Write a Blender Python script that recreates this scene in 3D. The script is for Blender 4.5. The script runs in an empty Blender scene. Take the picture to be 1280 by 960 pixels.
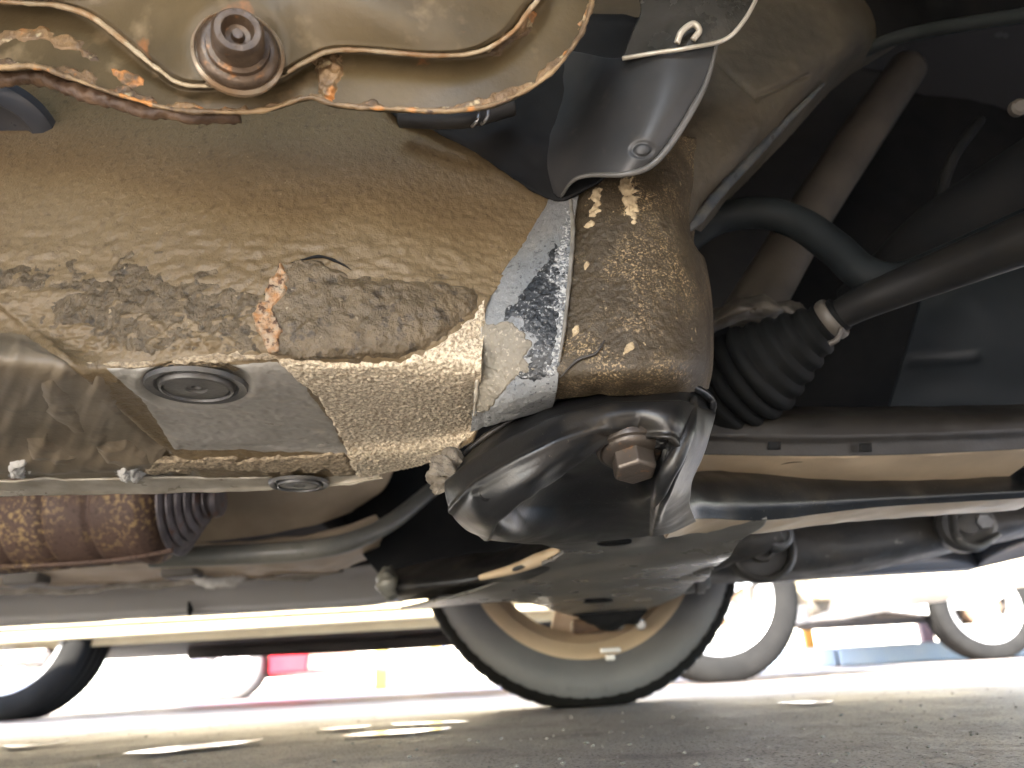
import bpy, bmesh, math, random
import numpy as np
from mathutils import Vector, Matrix

random.seed(7)
rng = np.random.default_rng(11)
D = bpy.data
scene = bpy.context.scene
COL = scene.collection
R = math.radians

# ---------------------------------------------------------------- camera
F, W, H = 962.0, 1280, 960
CAM = np.array([0.0, 0.0, 0.060])          # phone lying almost on the asphalt
PITCH, ROLL = R(20.75), R(3.15)
up0 = np.array([0, -math.sin(PITCH), math.cos(PITCH)])
fwd = np.array([0, math.cos(PITCH), math.sin(PITCH)])
ex = np.array([1.0, 0, 0])
cr = ex * math.cos(ROLL) - up0 * math.sin(ROLL)
cu = ex * math.sin(ROLL) + up0 * math.cos(ROLL)
cam_d = D.cameras.new('camera'); cam = D.objects.new('camera', cam_d); COL.objects.link(cam)
cam_d.sensor_width = 36; cam_d.lens = 36 * F / W
cam_d.clip_start = 0.01; cam_d.clip_end = 2000
cam_d.dof.use_dof = True; cam_d.dof.focus_distance = 0.43; cam_d.dof.aperture_fstop = 8.5
m = Matrix(((cr[0], cu[0], -fwd[0], CAM[0]), (cr[1], cu[1], -fwd[1], CAM[1]), (cr[2], cu[2], -fwd[2], CAM[2]), (0, 0, 0, 1)))
cam.matrix_world = m
scene.camera = cam

# ---------------------------------------------------------------- sky, sun, exposure
SUN_EL, SUN_AZ = 38, 240                    # azimuth of the sun seen from above, degrees from +X towards +Y
w = D.worlds.new('World'); scene.world = w; w.use_nodes = True
nt = w.node_tree
sky = nt.nodes.new('ShaderNodeTexSky'); sky.sky_type = 'NISHITA'; sky.sun_disc = False
sky.sun_elevation = R(SUN_EL); sky.sun_rotation = R(90 - SUN_AZ)
nt.links.new(sky.outputs[0], nt.nodes['Background'].inputs[0])
nt.nodes['Background'].inputs[1].default_value = 0.15
sd = D.lights.new('sun', 'SUN'); sun = D.objects.new('sun', sd); COL.objects.link(sun)
sd.energy = 4.5; sd.angle = R(0.5); sd.color = (1.0, 0.92, 0.80)
sv = Vector((math.cos(R(SUN_EL)) * math.cos(R(SUN_AZ)), math.cos(R(SUN_EL)) * math.sin(R(SUN_AZ)), math.sin(R(SUN_EL))))
sun.rotation_euler = sv.to_track_quat('Z', 'Y').to_euler(); sun.location = (-6, -3, 8)
scene.view_settings.view_transform = 'Standard'; scene.view_settings.look = 'None'
scene.view_settings.exposure = 3.70; scene.view_settings.gamma = 1.0
scene.view_settings.use_curve_mapping = False
cy = scene.cycles
cy.max_bounces = 14; cy.diffuse_bounces = 8; cy.glossy_bounces = 6; cy.sample_clamp_indirect = 6.0
cy.use_denoising = True

# ---------------------------------------------------------------- pixel ray <-> place
def ray(px, py):
    u, v = (px - W / 2) / F, -(py - H / 2) / F
    return cr * u + cu * v + fwd
def P(px, py, Y):                           # the point at forward distance Y
    r = ray(px, py); return CAM + r * (Y / r[1])
def PZ(px, py, Z):                          # the point at height Z
    r = ray(px, py); return CAM + r * ((Z - CAM[2]) / r[2])
def proj(p):
    q = p - CAM
    d = q @ fwd
    return W / 2 + F * (q @ cr) / d, H / 2 - F * (q @ cu) / d

# ---------------------------------------------------------------- noise
def _h(i, j, k):
    n = (i * 374761393 + j * 668265263 + k * 2147483647 + 1013) & 0xffffffff
    n = ((n ^ (n >> 13)) * 1274126177) & 0xffffffff
    n = ((n ^ (n >> 16)) * 2246822519) & 0xffffffff
    return (n ^ (n >> 15)) & 0xffffffff
def noise(p):
    p = np.asarray(p, float); i = np.floor(p).astype(np.int64); f = p - i
    s = f * f * (3 - 2 * f); out = 0
    for a in (0, 1):
        for b in (0, 1):
            for c in (0, 1):
                wgt = (s[..., 0] if a else 1 - s[..., 0]) * (s[..., 1] if b else 1 - s[..., 1]) * (s[..., 2] if c else 1 - s[..., 2])
                out = out + wgt * (_h(i[..., 0] + a, i[..., 1] + b, i[..., 2] + c) / 4294967295.0)
    return out * 2 - 1
def fbm(p, sc, o=3):
    t, amp = 0, 1.0
    for q in range(o):
        t = t + amp * noise(p * sc + 17.3 * q); sc *= 2.05; amp *= .5
    return t
def smooth(a, b, x):
    t = np.clip((x - a) / (b - a), 0, 1); return t * t * (3 - 2 * t)

# ---------------------------------------------------------------- materials
MATS = {}
def mat(name, c1, c2=None, sc=40, rough=.5, rvar=.1, metal=0.0, bumps=(), specks=(), lo=.38, hi=.62, coat=0, stretch=None, trans=0, spec=.5):
    if name in MATS: return MATS[name]
    mt = D.materials.new(name); mt.use_nodes = True; t = mt.node_tree; N = t.nodes; L = t.links
    b = N['Principled BSDF']; tc = N.new('ShaderNodeTexCoord'); co = tc.outputs['Object']
    if stretch:
        mp = N.new('ShaderNodeMapping'); mp.inputs['Scale'].default_value = stretch; L.new(co, mp.inputs[0]); co = mp.outputs[0]
    def nz(s, det=5, r=.55):
        n = N.new('ShaderNodeTexNoise'); n.inputs['Scale'].default_value = s; n.inputs['Detail'].default_value = det
        n.inputs['Roughness'].default_value = r; L.new(co, n.inputs['Vector']); return n.outputs['Fac']
    def ramp(fac, a, bb, ca, cb):
        r = N.new('ShaderNodeValToRGB'); e = r.color_ramp.elements
        e[0].position = a; e[0].color = (*ca, 1); e[1].position = bb; e[1].color = (*cb, 1); L.new(fac, r.inputs[0]); return r.outputs[0]
    c2 = c2 or tuple(x * .75 for x in c1)
    base = nz(sc); col = ramp(base, lo, hi, c1, c2)
    for sp in specks:
        c, s, a, bb = sp[:4]
        fac = ramp(nz(s, 4), a, bb, (0, 0, 0), (1, 1, 1))
        if len(sp) > 4:
            fk = ramp(nz(sp[4], 3), .42, .60, (0, 0, 0), (1, 1, 1)); mu = N.new('ShaderNodeMath'); mu.operation = 'MULTIPLY'
            L.new(fac, mu.inputs[0]); L.new(fk, mu.inputs[1]); fac = mu.outputs[0]
        mx = N.new('ShaderNodeMix'); mx.data_type = 'RGBA'; L.new(fac, mx.inputs[0]); L.new(col, mx.inputs[6])
        mx.inputs[7].default_value = (*c, 1); col = mx.outputs[2]
    L.new(col, b.inputs['Base Color'])
    rr = N.new('ShaderNodeMapRange'); rr.inputs[1].default_value = .3; rr.inputs[2].default_value = .7
    rr.inputs[3].default_value = max(.02, rough - rvar); rr.inputs[4].default_value = min(1, rough + rvar)
    L.new(nz(sc * 1.7), rr.inputs[0]); L.new(rr.outputs[0], b.inputs['Roughness'])
    b.inputs['Metallic'].default_value = metal; b.inputs['Specular IOR Level'].default_value = spec
    b.inputs['Coat Weight'].default_value = coat; b.inputs['Coat Roughness'].default_value = .15
    if trans: b.inputs['Transmission Weight'].default_value = trans
    prev = None
    for (s, dist) in bumps:
        bp = N.new('ShaderNodeBump'); bp.inputs['Distance'].default_value = dist; bp.inputs['Strength'].default_value = 1
        L.new(nz(s, 4, .6), bp.inputs['Height'])
        if prev: L.new(prev, bp.inputs['Normal'])
        prev = bp.outputs['Normal']
    if prev: L.new(prev, b.inputs['Normal'])
    MATS[name] = mt
    return mt
BROWN = mat('dusty_undercoat', (0.1518, 0.1086, 0.05612), (0.1794, 0.1316, 0.07176), 6, .46, .06, bumps=((260, .0009), (900, .0003)), specks=(((.115, .083, .045), 240, .56, .70), ((.36, .28, .175), 420, .69, .75)))
GRAIN = mat('granular_undercoat', (.34, .27, .18), (.80, .69, .51), 520, .75, .1, bumps=((520, .0012), (1400, .0004)), lo=.38, hi=.60, specks=(((.42, .34, .235), 30, .56, .72),))
TORN = mat('torn_undercoat', (0.0935, 0.06919, 0.03834), (0.145, 0.1075, 0.06171), 70, .38, .12, bumps=((260, .0018), (800, .0007)), specks=(((.055, .041, .025), 150, .56, .66), ((.32, .26, .17), 360, .64, .71, 40)))
RUSTFLAKE = mat('rust_flakes', (.34, .17, .065), (.36, .285, .195), 170, .6, .1, bumps=((320, .002),), specks=(((.08, .04, .02), 230, .54, .62), ((.46, .21, .06), 120, .60, .68)))
SEALER = mat('brushed_seam_sealer', (0.1564, 0.122, 0.0782), (0.1955, 0.1564, 0.1056), 22, .5, .06, bumps=((160, .0004),), specks=(((.12, .094, .062), 50, .58, .72),))
GREYPAN = mat('grey_floor_paint', (.33, .31, .27), (.25, .235, .20), 22, .34, .08, bumps=((500, .0001),), specks=(((.38, .34, .28), 70, .60, .74),))
LIP = mat('worn_flange_edge', (.50, .46, .38), (.34, .30, .23), 40, .34, .08, metal=.2, bumps=((200, .0003),))
WEDGE = mat('sky_tinted_grey_coating', (.175, .187, .195), (.235, .24, .235), 26, .42, .1, bumps=((400, .0005), (1000, .0003)), specks=(((.03, .034, .038), 420, .58, .66, 34), ((.34, .34, .32), 520, .60, .66, 26)))  # grey coating with the cool sky reflection put into its base colour
BLACKCHIP = mat('black_coating', (.020, .023, .026), (.032, .035, .038), 60, .32, .1, bumps=((500, .0008),), specks=(((.34, .35, .35), 620, .57, .64, 60),))
COLUMN = mat('sandy_brown_undercoat', (0.0516, 0.0384, 0.0222), (0.0672, 0.051, 0.03), 26, .48, .1, bumps=((420, .0009), (1100, .0004)), specks=(((.38, .28, .155), 820, .52, .62, 30), ((.46, .36, .21), 300, .64, .72, 45)))
INNER = mat('dark_dusty_panel', (0.088, 0.0736, 0.0512), (0.0608, 0.0528, 0.04), 18, .55, .1, bumps=((300, .0004),), specks=(((.22, .18, .11), 320, .66, .74, 20),))
BLACK = mat('black_satin_paint', (0.00672, 0.00714, 0.00798), (0.01092, 0.01092, 0.01134), 20, .36, .08, bumps=((500, .00012),), coat=.0, spec=.5, specks=(((.04, .035, .028), 30, .54, .76), ((.16, .14, .11), 650, .66, .72, 25)))
DUSTBLACK = mat('dusty_black_paint', (0.1487, 0.15, 0.1356), (0.245, 0.236, 0.1969), 12, .34, .08, bumps=((300, .0002),))
BOUNCETAN = mat('dusty_bounce_tan', (0.621, 0.486, 0.324), (0.486, 0.378, 0.2497), 16, .36, .06, bumps=((250, .0002),))  # tan dust, lightened to paint in bounce from the ground
PLASTIC = mat('black_plastic', (0.034, 0.0357, 0.0374), (0.0459, 0.0459, 0.0459), 30, .45, .05, bumps=((900, .00008),), specks=(((.07, .067, .06), 70, .62, .78),))
PLEDGE = mat('plastic_edge', (.13, .125, .115), (.09, .088, .08), 40, .35, .05)
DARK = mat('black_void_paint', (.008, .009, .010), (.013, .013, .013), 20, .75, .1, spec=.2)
RUBBER = mat('black_rubber', (.018, .018, .018), (.03, .028, .025), 30, .55, .08, bumps=((300, .0002),))
DULLTAN = mat('dull_tan_steel', (0.1062, 0.092, 0.075), (0.08075, 0.07176, 0.06), 20, .5, .08, bumps=((200, .0002),))
STAMP = mat('oily_olive_steel', (0.1129, 0.08266, 0.04164), (0.07067, 0.05323, 0.02801), 16, .46, .06, spec=.3, bumps=((30, .0006), (500, .00015)), specks=(((.20, .15, .085), 40, .56, .72), ((.22, .10, .04), 45, .67, .74)))
RUST = mat('orange_rust', (.36, .25, .13), (.13, .085, .045), 50, .5, .15, bumps=((250, .0012),), specks=(((.50, .22, .06), 60, .58, .64), ((.07, .045, .03), 90, .62, .68)))
DARKRUST = mat('dark_brown_rust', (.085, .05, .03), (.17, .105, .06), 70, .5, .1, bumps=((200, .001),))
BOLT = mat('brown_bolt_steel', (0.092, 0.076, 0.064), (0.056, 0.0464, 0.0384), 60, .36, .08, metal=.4, bumps=((300, .0003),), specks=(((.18, .10, .055), 160, .62, .70),))
BRIGHT = mat('bright_zinc', (.55, .54, .52), (.4, .4, .4), 60, .3, .05, metal=.8)
STEELGREY = mat('grey_forged_steel', (.22, .225, .23), (.15, .15, .155), 40, .38, .08, metal=.4, bumps=((200, .0004),))
EXH = mat('rusted_heat_shield', (.135, .083, .060), (.10, .060, .044), 14, .65, .1, bumps=((140, .0010), (500, .0004)), specks=(((.36, .24, .11), 170, .50, .60, 16), ((.065, .036, .026), 210, .56, .66)))
FLEX = mat('grey_exhaust_steel', (.17, .15, .155), (.10, .088, .09), 40, .5, .1, metal=.3, bumps=((200, .0006),), specks=(((.16, .09, .06), 60, .55, .66),))
SILLP = mat('grey_sill_paint', (.26, .255, .25), (.24, .235, .23), 6, .42, .05, specks=(((.28, .26, .23), 9, .58, .75),), bumps=((300, .0002),))
FLAKE = mat('flaking_pale_coating', (.50, .50, .48), (.38, .37, .34), 60, .6, .1, bumps=((120, .001),))
TYRE = mat('tyre_rubber', (.010, .010, .010), (.014, .0138, .0135), 10, .8, .08, bumps=((160, .0004),), spec=.08)
RIMT = mat('tan_dusty_rim', (0.6, 0.4752, 0.336), (0.52, 0.4104, 0.288), 12, .42, .06, metal=.3)
ALLOY = mat('silver_alloy', (.62, .62, .62), (.55, .55, .55), 12, .3, .05, metal=.5)
HUBCAP = mat('white_hubcap', (.75, .75, .75), (.7, .7, .7), 12, .4, .05)
ASPHALT = mat('asphalt', (0.3185, 0.2717, 0.2446), (0.4026, 0.3509, 0.3169), 4.0, .55, .08, bumps=((420, .0012), (1100, .0006)), specks=(((.085, .071, .061), 380, .53, .62), ((.42, .37, .31), 520, .64, .70), ((.12, .098, .084), 9, .55, .75)))
WATER = mat('water_film', (.05, .045, .04), (.06, .055, .048), 5, .16, .06, bumps=((60, .0005),))
STONE = mat('pebble_stone', (.30, .28, .25), (.18, .17, .15), 90, .7, .1)
UNDER = mat('dark_underbody', (.03, .027, .025), (.05, .043, .038), 5, .7, .1, spec=.2)
GLASS = mat('tinted_glass', (.02, .025, .027), (.025, .03, .03), 3, .06, .02)

# ---------------------------------------------------------------- object helpers
def link(name, me, material, parent, label=None, shade=True):
    o = D.objects.new(name, me); COL.objects.link(o)
    if material: me.materials.append(material)
    if parent:
        o.parent = parent
        if parent.type == 'EMPTY': o.matrix_parent_inverse = Matrix.Translation(-parent.location)
    if label: o['label'] = label
    if shade and len(me.polygons): me.polygons.foreach_set('use_smooth', [True] * len(me.polygons))
    return o
def thing(name, label, cat, loc, group=None):
    o = D.objects.new(name, None); COL.objects.link(o); o.location = loc; o.empty_display_size = .1
    o['label'] = label; o['category'] = cat
    if group: o['group'] = group
    return o
def raw(name, v, f, material, parent=None, label=None, shade=True):
    me = D.meshes.new(name); me.from_pydata([tuple(map(float, p)) for p in v], [], [tuple(map(int, q)) for q in f]); me.update()
    return link(name, me, material, parent, label, shade)

def crm(n, mm):
    t = np.linspace(0, n - 1, mm); M = np.zeros((mm, n))
    for k, x in enumerate(t):
        i = min(int(x), n - 2); u = x - i
        wts = (-.5*u + u*u - .5*u**3, 1 - 2.5*u*u + 1.5*u**3, .5*u + 2*u*u - 1.5*u**3, -.5*u*u + .5*u**3)
        for j, wt in zip((i-1, i, i+1, i+2), wts):
            if j < 0: M[k, 0] += 2*wt; M[k, 1] -= wt
            elif j > n-1: M[k, n-1] += 2*wt; M[k, n-2] -= wt
            else: M[k, j] += wt
    return M
class Surf:
    """a curved sheet through a grid of measured points"""
    def __init__(s, rows):
        s.C = np.array([[p if isinstance(p, np.ndarray) else P(*p) for p in r] for r in rows])
    def ev(s, nv, nu):
        A, B = crm(s.C.shape[0], nv), crm(s.C.shape[1], nu)
        p = np.einsum('ij,jkc,lk->ilc', A, s.C, B)
        du = np.gradient(p, axis=1); dv = np.gradient(p, axis=0)
        n = np.cross(du, dv); n /= np.linalg.norm(n, axis=2, keepdims=True) + 1e-12
        if np.sum(n * (CAM - p)) < 0: n = -n; flip = True
        else: flip = False
        return p, n, flip
def grid_faces(nv, nu, flip, keep=None):
    i, j = np.meshgrid(np.arange(nv - 1), np.arange(nu - 1), indexing='ij')
    a = i * nu + j
    q = np.stack([a, a + 1, a + nu + 1, a + nu], -1)
    if flip: q = q[..., ::-1]
    return q[keep] if keep is not None else q.reshape(-1, 4)
def solid(o, t):
    md = o.modifiers.new('thickness', 'SOLIDIFY'); md.thickness = t; md.offset = -1
def sheet(name, rows, material, parent, res=(60, 80), disp=None, thick=.002, label=None):
    s = rows if isinstance(rows, Surf) else Surf(rows)
    p, n, flip = s.ev(*res)
    if disp is not None:
        px, py = proj(p); p = p + n * disp(px, py, p)[..., None]
    o = raw(name, p.reshape(-1, 3), grid_faces(*res, flip), material, parent, label)
    if thick: solid(o, thick)
    return o
def sdist(px, py, poly):
    poly = np.array(poly, float); d = np.full(px.shape, 1e9); ins = np.zeros(px.shape, bool)
    for a, b in zip(poly, np.roll(poly, -1, 0)):
        e = b - a; t = np.clip(((px - a[0]) * e[0] + (py - a[1]) * e[1]) / (e @ e), 0, 1)
        d = np.minimum(d, np.hypot(px - a[0] - t * e[0], py - a[1] - t * e[1]))
        c = ((a[1] > py) != (b[1] > py)) & (px < e[0] * (py - a[1]) / (e[1] + 1e-9) + a[0]); ins ^= c
    return np.where(ins, -d, d)
def overlay(name, surf, poly, material, parent, thick, edge=4, rag=4, ragsc=120, grain=0, gsc=600, res=(420, 420), label=None, wave=None, tscale=None):
    """a coat or crust lying on a sheet: ragged outline, its own thickness and lumps"""
    s = surf.C; p, n, flip = surf.ev(*res); px, py = proj(p)
    sdv = sdist(px, py, poly) + rag * fbm(p, ragsc, 3)
    tk = thick if tscale is None else thick * tscale(px, py)
    hgt = -.0006 + (tk + .0006) * smooth(0, -edge if tscale is None else -(edge + 26 * (1 - tscale(px, py))), sdv)
    if grain: hgt = hgt + grain * fbm(p, gsc, 2) * smooth(2, -3, sdv)
    if wave is not None: hgt = hgt + wave(px, py, p) * smooth(2, -8, sdv)
    p = p + n * hgt[..., None]
    vin = sdv < 1.5
    k = vin[:-1, :-1] | vin[1:, :-1] | vin[:-1, 1:] | vin[1:, 1:]
    f = grid_faces(*res, flip, k)
    used = np.unique(f); mp = np.zeros(res[0] * res[1], int); mp[used] = np.arange(len(used))
    return raw(name, p.reshape(-1, 3)[used], mp[f], material, parent, label)
def spline(pts, n):
    return crm(len(pts), n) @ np.array(pts)
def tube(name, pts, rad, material, parent, n=60, seg=16, squash=None, disp=0, label=None, caps=True):
    """a bar, pipe or bead along a curve; rad may vary along it"""
    c = spline([p if isinstance(p, np.ndarray) else P(*p) for p in pts], n)
    rr = np.interp(np.linspace(0, 1, n), np.linspace(0, 1, len(rad)), rad) if isinstance(rad, (list, tuple)) else np.full(n, rad)
    tg = np.gradient(c, axis=0); tg /= np.linalg.norm(tg, axis=1, keepdims=True)
    ref = np.array([0.1, .2, 1.0]); v = []
    for k in range(n):
        a = np.cross(tg[k], ref); a /= np.linalg.norm(a); b = np.cross(a, tg[k])
        for q in range(seg):
            th = 2 * math.pi * q / seg
            v.append(c[k] + rr[k] * (a * math.cos(th) * (squash or 1) + b * math.sin(th)))
    v = np.array(v)
    if disp: 
        cc = np.repeat(c, seg, 0); v = cc + (v - cc) * (1 + disp * fbm(v, 220, 3))[:, None]
    f = [(k * seg + q, k * seg + (q + 1) % seg, (k + 1) * seg + (q + 1) % seg, (k + 1) * seg + q) for k in range(n - 1) for q in range(seg)]
    if caps: f += [tuple(range(seg))[::-1], tuple((n - 1) * seg + q for q in range(seg))]
    return raw(name, v, f, material, parent, label)
def lathe(name, prof, A, axis, material, parent, seg=40, label=None, sides=None, radial=None, caps=True):
    """profile (radius, along) turned about an axis; sides=6 gives a hexagon"""
    A = np.array(A, float); t = np.array(axis, float); t /= np.linalg.norm(t)
    a = np.cross(t, [0.03, .05, 1.0] if abs(t[2]) < .9 else [1.0, .05, 0]); a /= np.linalg.norm(a); b = np.cross(t, a)
    if sides: seg = sides
    v = []
    for (r, z) in prof:
        for q in range(seg):
            th = 2 * math.pi * q / seg; rr = r + (radial(r, z, th) if radial else 0)
            v.append(A + t * z + rr * (a * math.cos(th) + b * math.sin(th)))
    n = len(prof)
    f = [(k * seg + q, k * seg + (q + 1) % seg, (k + 1) * seg + (q + 1) % seg, (k + 1) * seg + q) for k in range(n - 1) for q in range(seg)]
    if caps and prof[0][0] > 1e-6: f.append(tuple(range(seg))[::-1])
    if caps and prof[-1][0] > 1e-6: f.append(tuple((n - 1) * seg + q for q in range(seg)))
    o = raw(name, v, f, material, parent, label, shade=not sides)
    bm = bmesh.new(); bm.from_mesh(o.data); bmesh.ops.remove_doubles(bm, verts=bm.verts, dist=1e-6); bmesh.ops.recalc_face_normals(bm, faces=bm.faces)
    bm.to_mesh(o.data); bm.free()
    if sides:
        md = o.modifiers.new('bevel', 'BEVEL'); md.width = .0008; md.segments = 2; md.limit_method = 'ANGLE'
    else: o.data.set_sharp_from_angle(angle=R(42))
    return o
def box(name, lo, hi, material, parent, bev=.004, label=None, disp=None):
    (x0, y0, z0), (x1, y1, z1) = lo, hi
    v = [(x, y, z) for x in (x0, x1) for y in (y0, y1) for z in (z0, z1)]
    f = [(0, 1, 3, 2), (4, 6, 7, 5), (0, 4, 5, 1), (2, 3, 7, 6), (0, 2, 6, 4), (1, 5, 7, 3)]
    o = raw(name, v, f, material, parent, label, shade=False)
    if bev: md = o.modifiers.new('bevel', 'BEVEL'); md.width = bev; md.segments = 3
    return o
def structure(o): o['kind'] = 'structure'; return o

# ================================================================ SETTING
g = 300
gx0, gx1, gy0, gy1, ng, mg = -1.05, 1.15, .44, 1.75, 620, 480     # finely worn asphalt where it is seen close, plain beyond
gx, gy = np.meshgrid(np.linspace(gx0, gx1, ng), np.linspace(gy0, gy1, mg)); gp = np.stack([gx, gy, gx * 0], -1)
ed = smooth(0, .06, np.minimum(np.minimum(gx - gx0, gx1 - gx), np.minimum(gy - gy0, gy1 - gy)))
gp[..., 2] = ed * (.0005 * fbm(gp, 170, 2) + .0005 * fbm(gp, 45, 2) + .0007 * fbm(gp, 6, 2))
gv = gp.reshape(-1, 3).tolist(); gf = [tuple(q) for q in grid_faces(mg, ng, False)]
nb0 = len(gv); gv += [(-g, -g, 0), (g, -g, 0), (g, g, 0), (-g, g, 0)]
c00, c10, c11, c01 = 0, ng - 1, mg * ng - 1, (mg - 1) * ng
gf += [(nb0, nb0 + 1, c10, c00), (nb0 + 1, nb0 + 2, c11, c10), (nb0 + 2, nb0 + 3, c01, c11), (nb0 + 3, nb0, c00, c01)]
structure(raw('ground', gv, gf, ASPHALT))
def puddle(poly, seed):
    c = np.mean([PZ(x, y, .004) for x, y in poly], 0); ring = []
    pts = spline([PZ(x, y, .004) for x, y in poly] + [PZ(*poly[0], .004)], 90)[:-1]
    n = 1 + .12 * fbm(pts, 14, 3)
    pts = c + (pts - c) * n[:, None]; pts[:, 2] = .004
    structure(raw('puddle', pts, [tuple(range(len(pts)))], WATER))
puddle([(160, 941), (200, 935), (250, 930), (300, 926), (330, 923), (300, 929), (240, 936), (195, 941)], 1)
puddle([(395, 911), (430, 908), (470, 906), (440, 910), (410, 912)], 2)
puddle([(430, 919), (470, 914), (520, 911), (560, 910), (525, 915), (470, 919)], 3)
puddle([(0, 932), (50, 929), (90, 926), (60, 930), (20, 934)], 4)
puddle([(480, 905), (540, 902), (585, 901), (545, 904), (500, 906)], 5)
puddle([(965, 878), (1010, 876), (1040, 876), (1010, 879)], 6)
# low blue kerb across the lot
def kerb_piece(x0, x1, y):
    o = box('kerb', (x0, y, 0), (x1, y + .3, .14), mat('blue_kerb_paint', (.36, .46, .62), (.42, .50, .62), 5, .5, bumps=((60, .002),)), None, .02)
    structure(o)
ky = 6.2
for k in range(6): kerb_piece(1.2 + k * 1.15, 1.2 + k * 1.15 + 1.13, ky)

# ================================================================ WHEEL BUILDER
def wheel(parent, c, Rt, width, rim_mat, rim_r, spokes=5, hub_label=None, facing=1, tyre_mat=TYRE, style='spoke', rot=0.0):
    """axis along Y; facing=+1: the styled face looks to +Y, -1: to -Y"""
    cx, cy_, cz = c; hw = width / 2; s = facing
    lip = rim_r
    # rim barrel with styled face: one turned shell and its spokes in one mesh
    bm = bmesh.new()
    def ringset(prof, seg=72):
        rings = []
        for (r, y) in prof:
            rings.append([bm.verts.new((cx + r * math.cos(2*math.pi*q/seg), cy_ + y * s, cz + r * math.sin(2*math.pi*q/seg))) for q in range(seg)])
        for a, b in zip(rings, rings[1:]):
            for q in range(seg): bm.faces.new((a[q], a[(q+1) % seg], b[(q+1) % seg], b[q]))
    ringset([(lip + .004, -hw*.80), (lip + .010, -hw*.84), (lip + .006, -hw*.88), (lip - .004, -hw*.86), (lip - .012, -hw*.80), (lip - .022, -hw*.74), (lip - .026, -hw*.62), (lip - .042, -hw*.50), (lip - .045, hw*.35), (lip - .022, hw*.62), (lip - .012, hw*.80), (lip + .004, hw*.88), (lip + .009, hw*.86), (lip + .004, hw*.78)])
    if style == 'spoke':
        ringset([(.012, hw*.62), (.055, hw*.64), (.070, hw*.56), (.072, hw*.38), (.05, hw*.36), (.012, hw*.36)], 40)
        for k in range(spokes):
            th = 2*math.pi*(k + rot) / spokes
            d = np.array([math.cos(th), math.sin(th)]); e = np.array([-d[1], d[0]])
            pr = []
            for (r, hwid, y) in ((.05, .030, .62), (.11, .024, .60), (lip - .05, .030, .58), (lip - .012, .046, .62)):
                for (sg, dy) in ((-1, 0), (1, 0), (1, -.22), (-1, -.22)):
                    q = d * r + e * hwid * sg
                    pr.append(bm.verts.new((cx + q[0], cy_ + (y + dy) * hw * s, cz + q[1])))
            for a in range(3):
                for b in range(4): bm.faces.new((pr[a*4+b], pr[a*4+(b+1) % 4], pr[a*4+4+(b+1) % 4], pr[a*4+4+b]))
    else:
        ringset([(.001, hw*.66), (.03, hw*.68), (.05, hw*.60), (.09, hw*.64), (lip - .05, hw*.70), (lip - .02, hw*.62), (lip - .005, hw*.80)], 60)
    bmesh.ops.recalc_face_normals(bm, faces=bm.faces)
    me = D.meshes.new('wheel'); bm.to_mesh(me); bm.free()
    wh = link('wheel', me, rim_mat, parent); me.set_sharp_from_angle(angle=R(35))
    # tyre: sidewalls, shoulders and tread with grooves
    prof = [(lip - .004, -.80), (lip + .012, -.92), (lip + .030, -1.02), (Rt - .045, -1.06), (Rt - .028, -1.03), (Rt - .024, -1.015), (Rt - .012, -.96), (Rt - .004, -.86), (Rt, -.70)]
    for gx in (-.42, 0, .42): prof += [(Rt, gx - .07), (Rt - .007, gx - .05), (Rt - .007, gx + .05), (Rt, gx + .07)]
    prof += [(r, -y) for (r, y) in prof[8::-1]]
    seg = 210
    def radial(r, z, th):
        if r < Rt - .026: return 0
        q = int(round(th / (2*math.pi) * seg)) % 3
        return -.0015 if q == 0 and abs(z) > hw * .5 and r > Rt - .013 else 0
    ty = lathe('tyre', [(r, y * hw) for (r, y) in prof], (cx, cy_, cz), (0, s, 0), tyre_mat, wh, seg=seg, radial=radial, caps=False)
    co = np.empty(len(ty.data.vertices) * 3); ty.data.vertices.foreach_get('co', co); co = co.reshape(-1, 3)
    co[:, 2] = np.maximum(co[:, 2], .004)
    ty.data.vertices.foreach_set('co', co.ravel()); ty.data.update()
    return wh

# ================================================================ THE CAR OVERHEAD
XW = float(P(733, 800, 1.48)[0])            # front axle position along the car
YN, YF = -.30, 1.69                          # near and far body sides
car = thing('car', 'underside of the large dark grey car filling the view, rust and undercoating showing', 'car', (XW - 1.2, .65, 0))

# ---- body shell (roof, bonnet, sides): keeps the daylight out
def zbot(x):
    for xc in (XW, XW - 2.62):
        d = abs(x - xc)
        if d < .37: return max(.22, .31 + math.sqrt(.37**2 - d*d))
    return .225
def ztop(x):
    return float(np.interp(x, [XW-3.55, XW-3.4, XW-3.0, XW-2.3, XW-1.2, XW-.45, XW+.3, XW+.75, XW+.86], [.7, .98, 1.15, 1.45, 1.47, 1.02, .93, .74, .6]))
xs = np.arange(XW - 3.55, XW + .861, .03)
v, f = [], []
for x in xs:
    zt = ztop(x); zb = zbot(x); belt = min(zt, .90)
    inset = .0 if zt <= .92 else .22 * (zt - .9) / .55
    ring = [(YN + .03, zb), (YN, zb + .06), (YN - .01, .6), (YN + .02, belt), (YN + .03 + inset, zt - .01), (YN + .25 + inset, zt + .02), ((YN + YF) / 2, zt + .035), (YF - .25 - inset, zt + .02), (YF - .03 - inset, zt - .01), (YF - .02, belt), (YF + .01, .6), (YF, zb + .06), (YF - .03, zb)]
    if zb > .5: ring[2] = (YN - .01, zb + .08); ring[10] = (YF + .01, zb + .08)
    v += [(x, y, z) for y, z in ring]
nr = 13; nx = len(xs)
f = [(i*nr+j, i*nr+j+1, (i+1)*nr+j+1, (i+1)*nr+j) for i in range(nx-1) for j in range(nr-1)]
f += [tuple(range(nr)), tuple((nx-1)*nr + j for j in range(nr))[::-1]]
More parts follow.
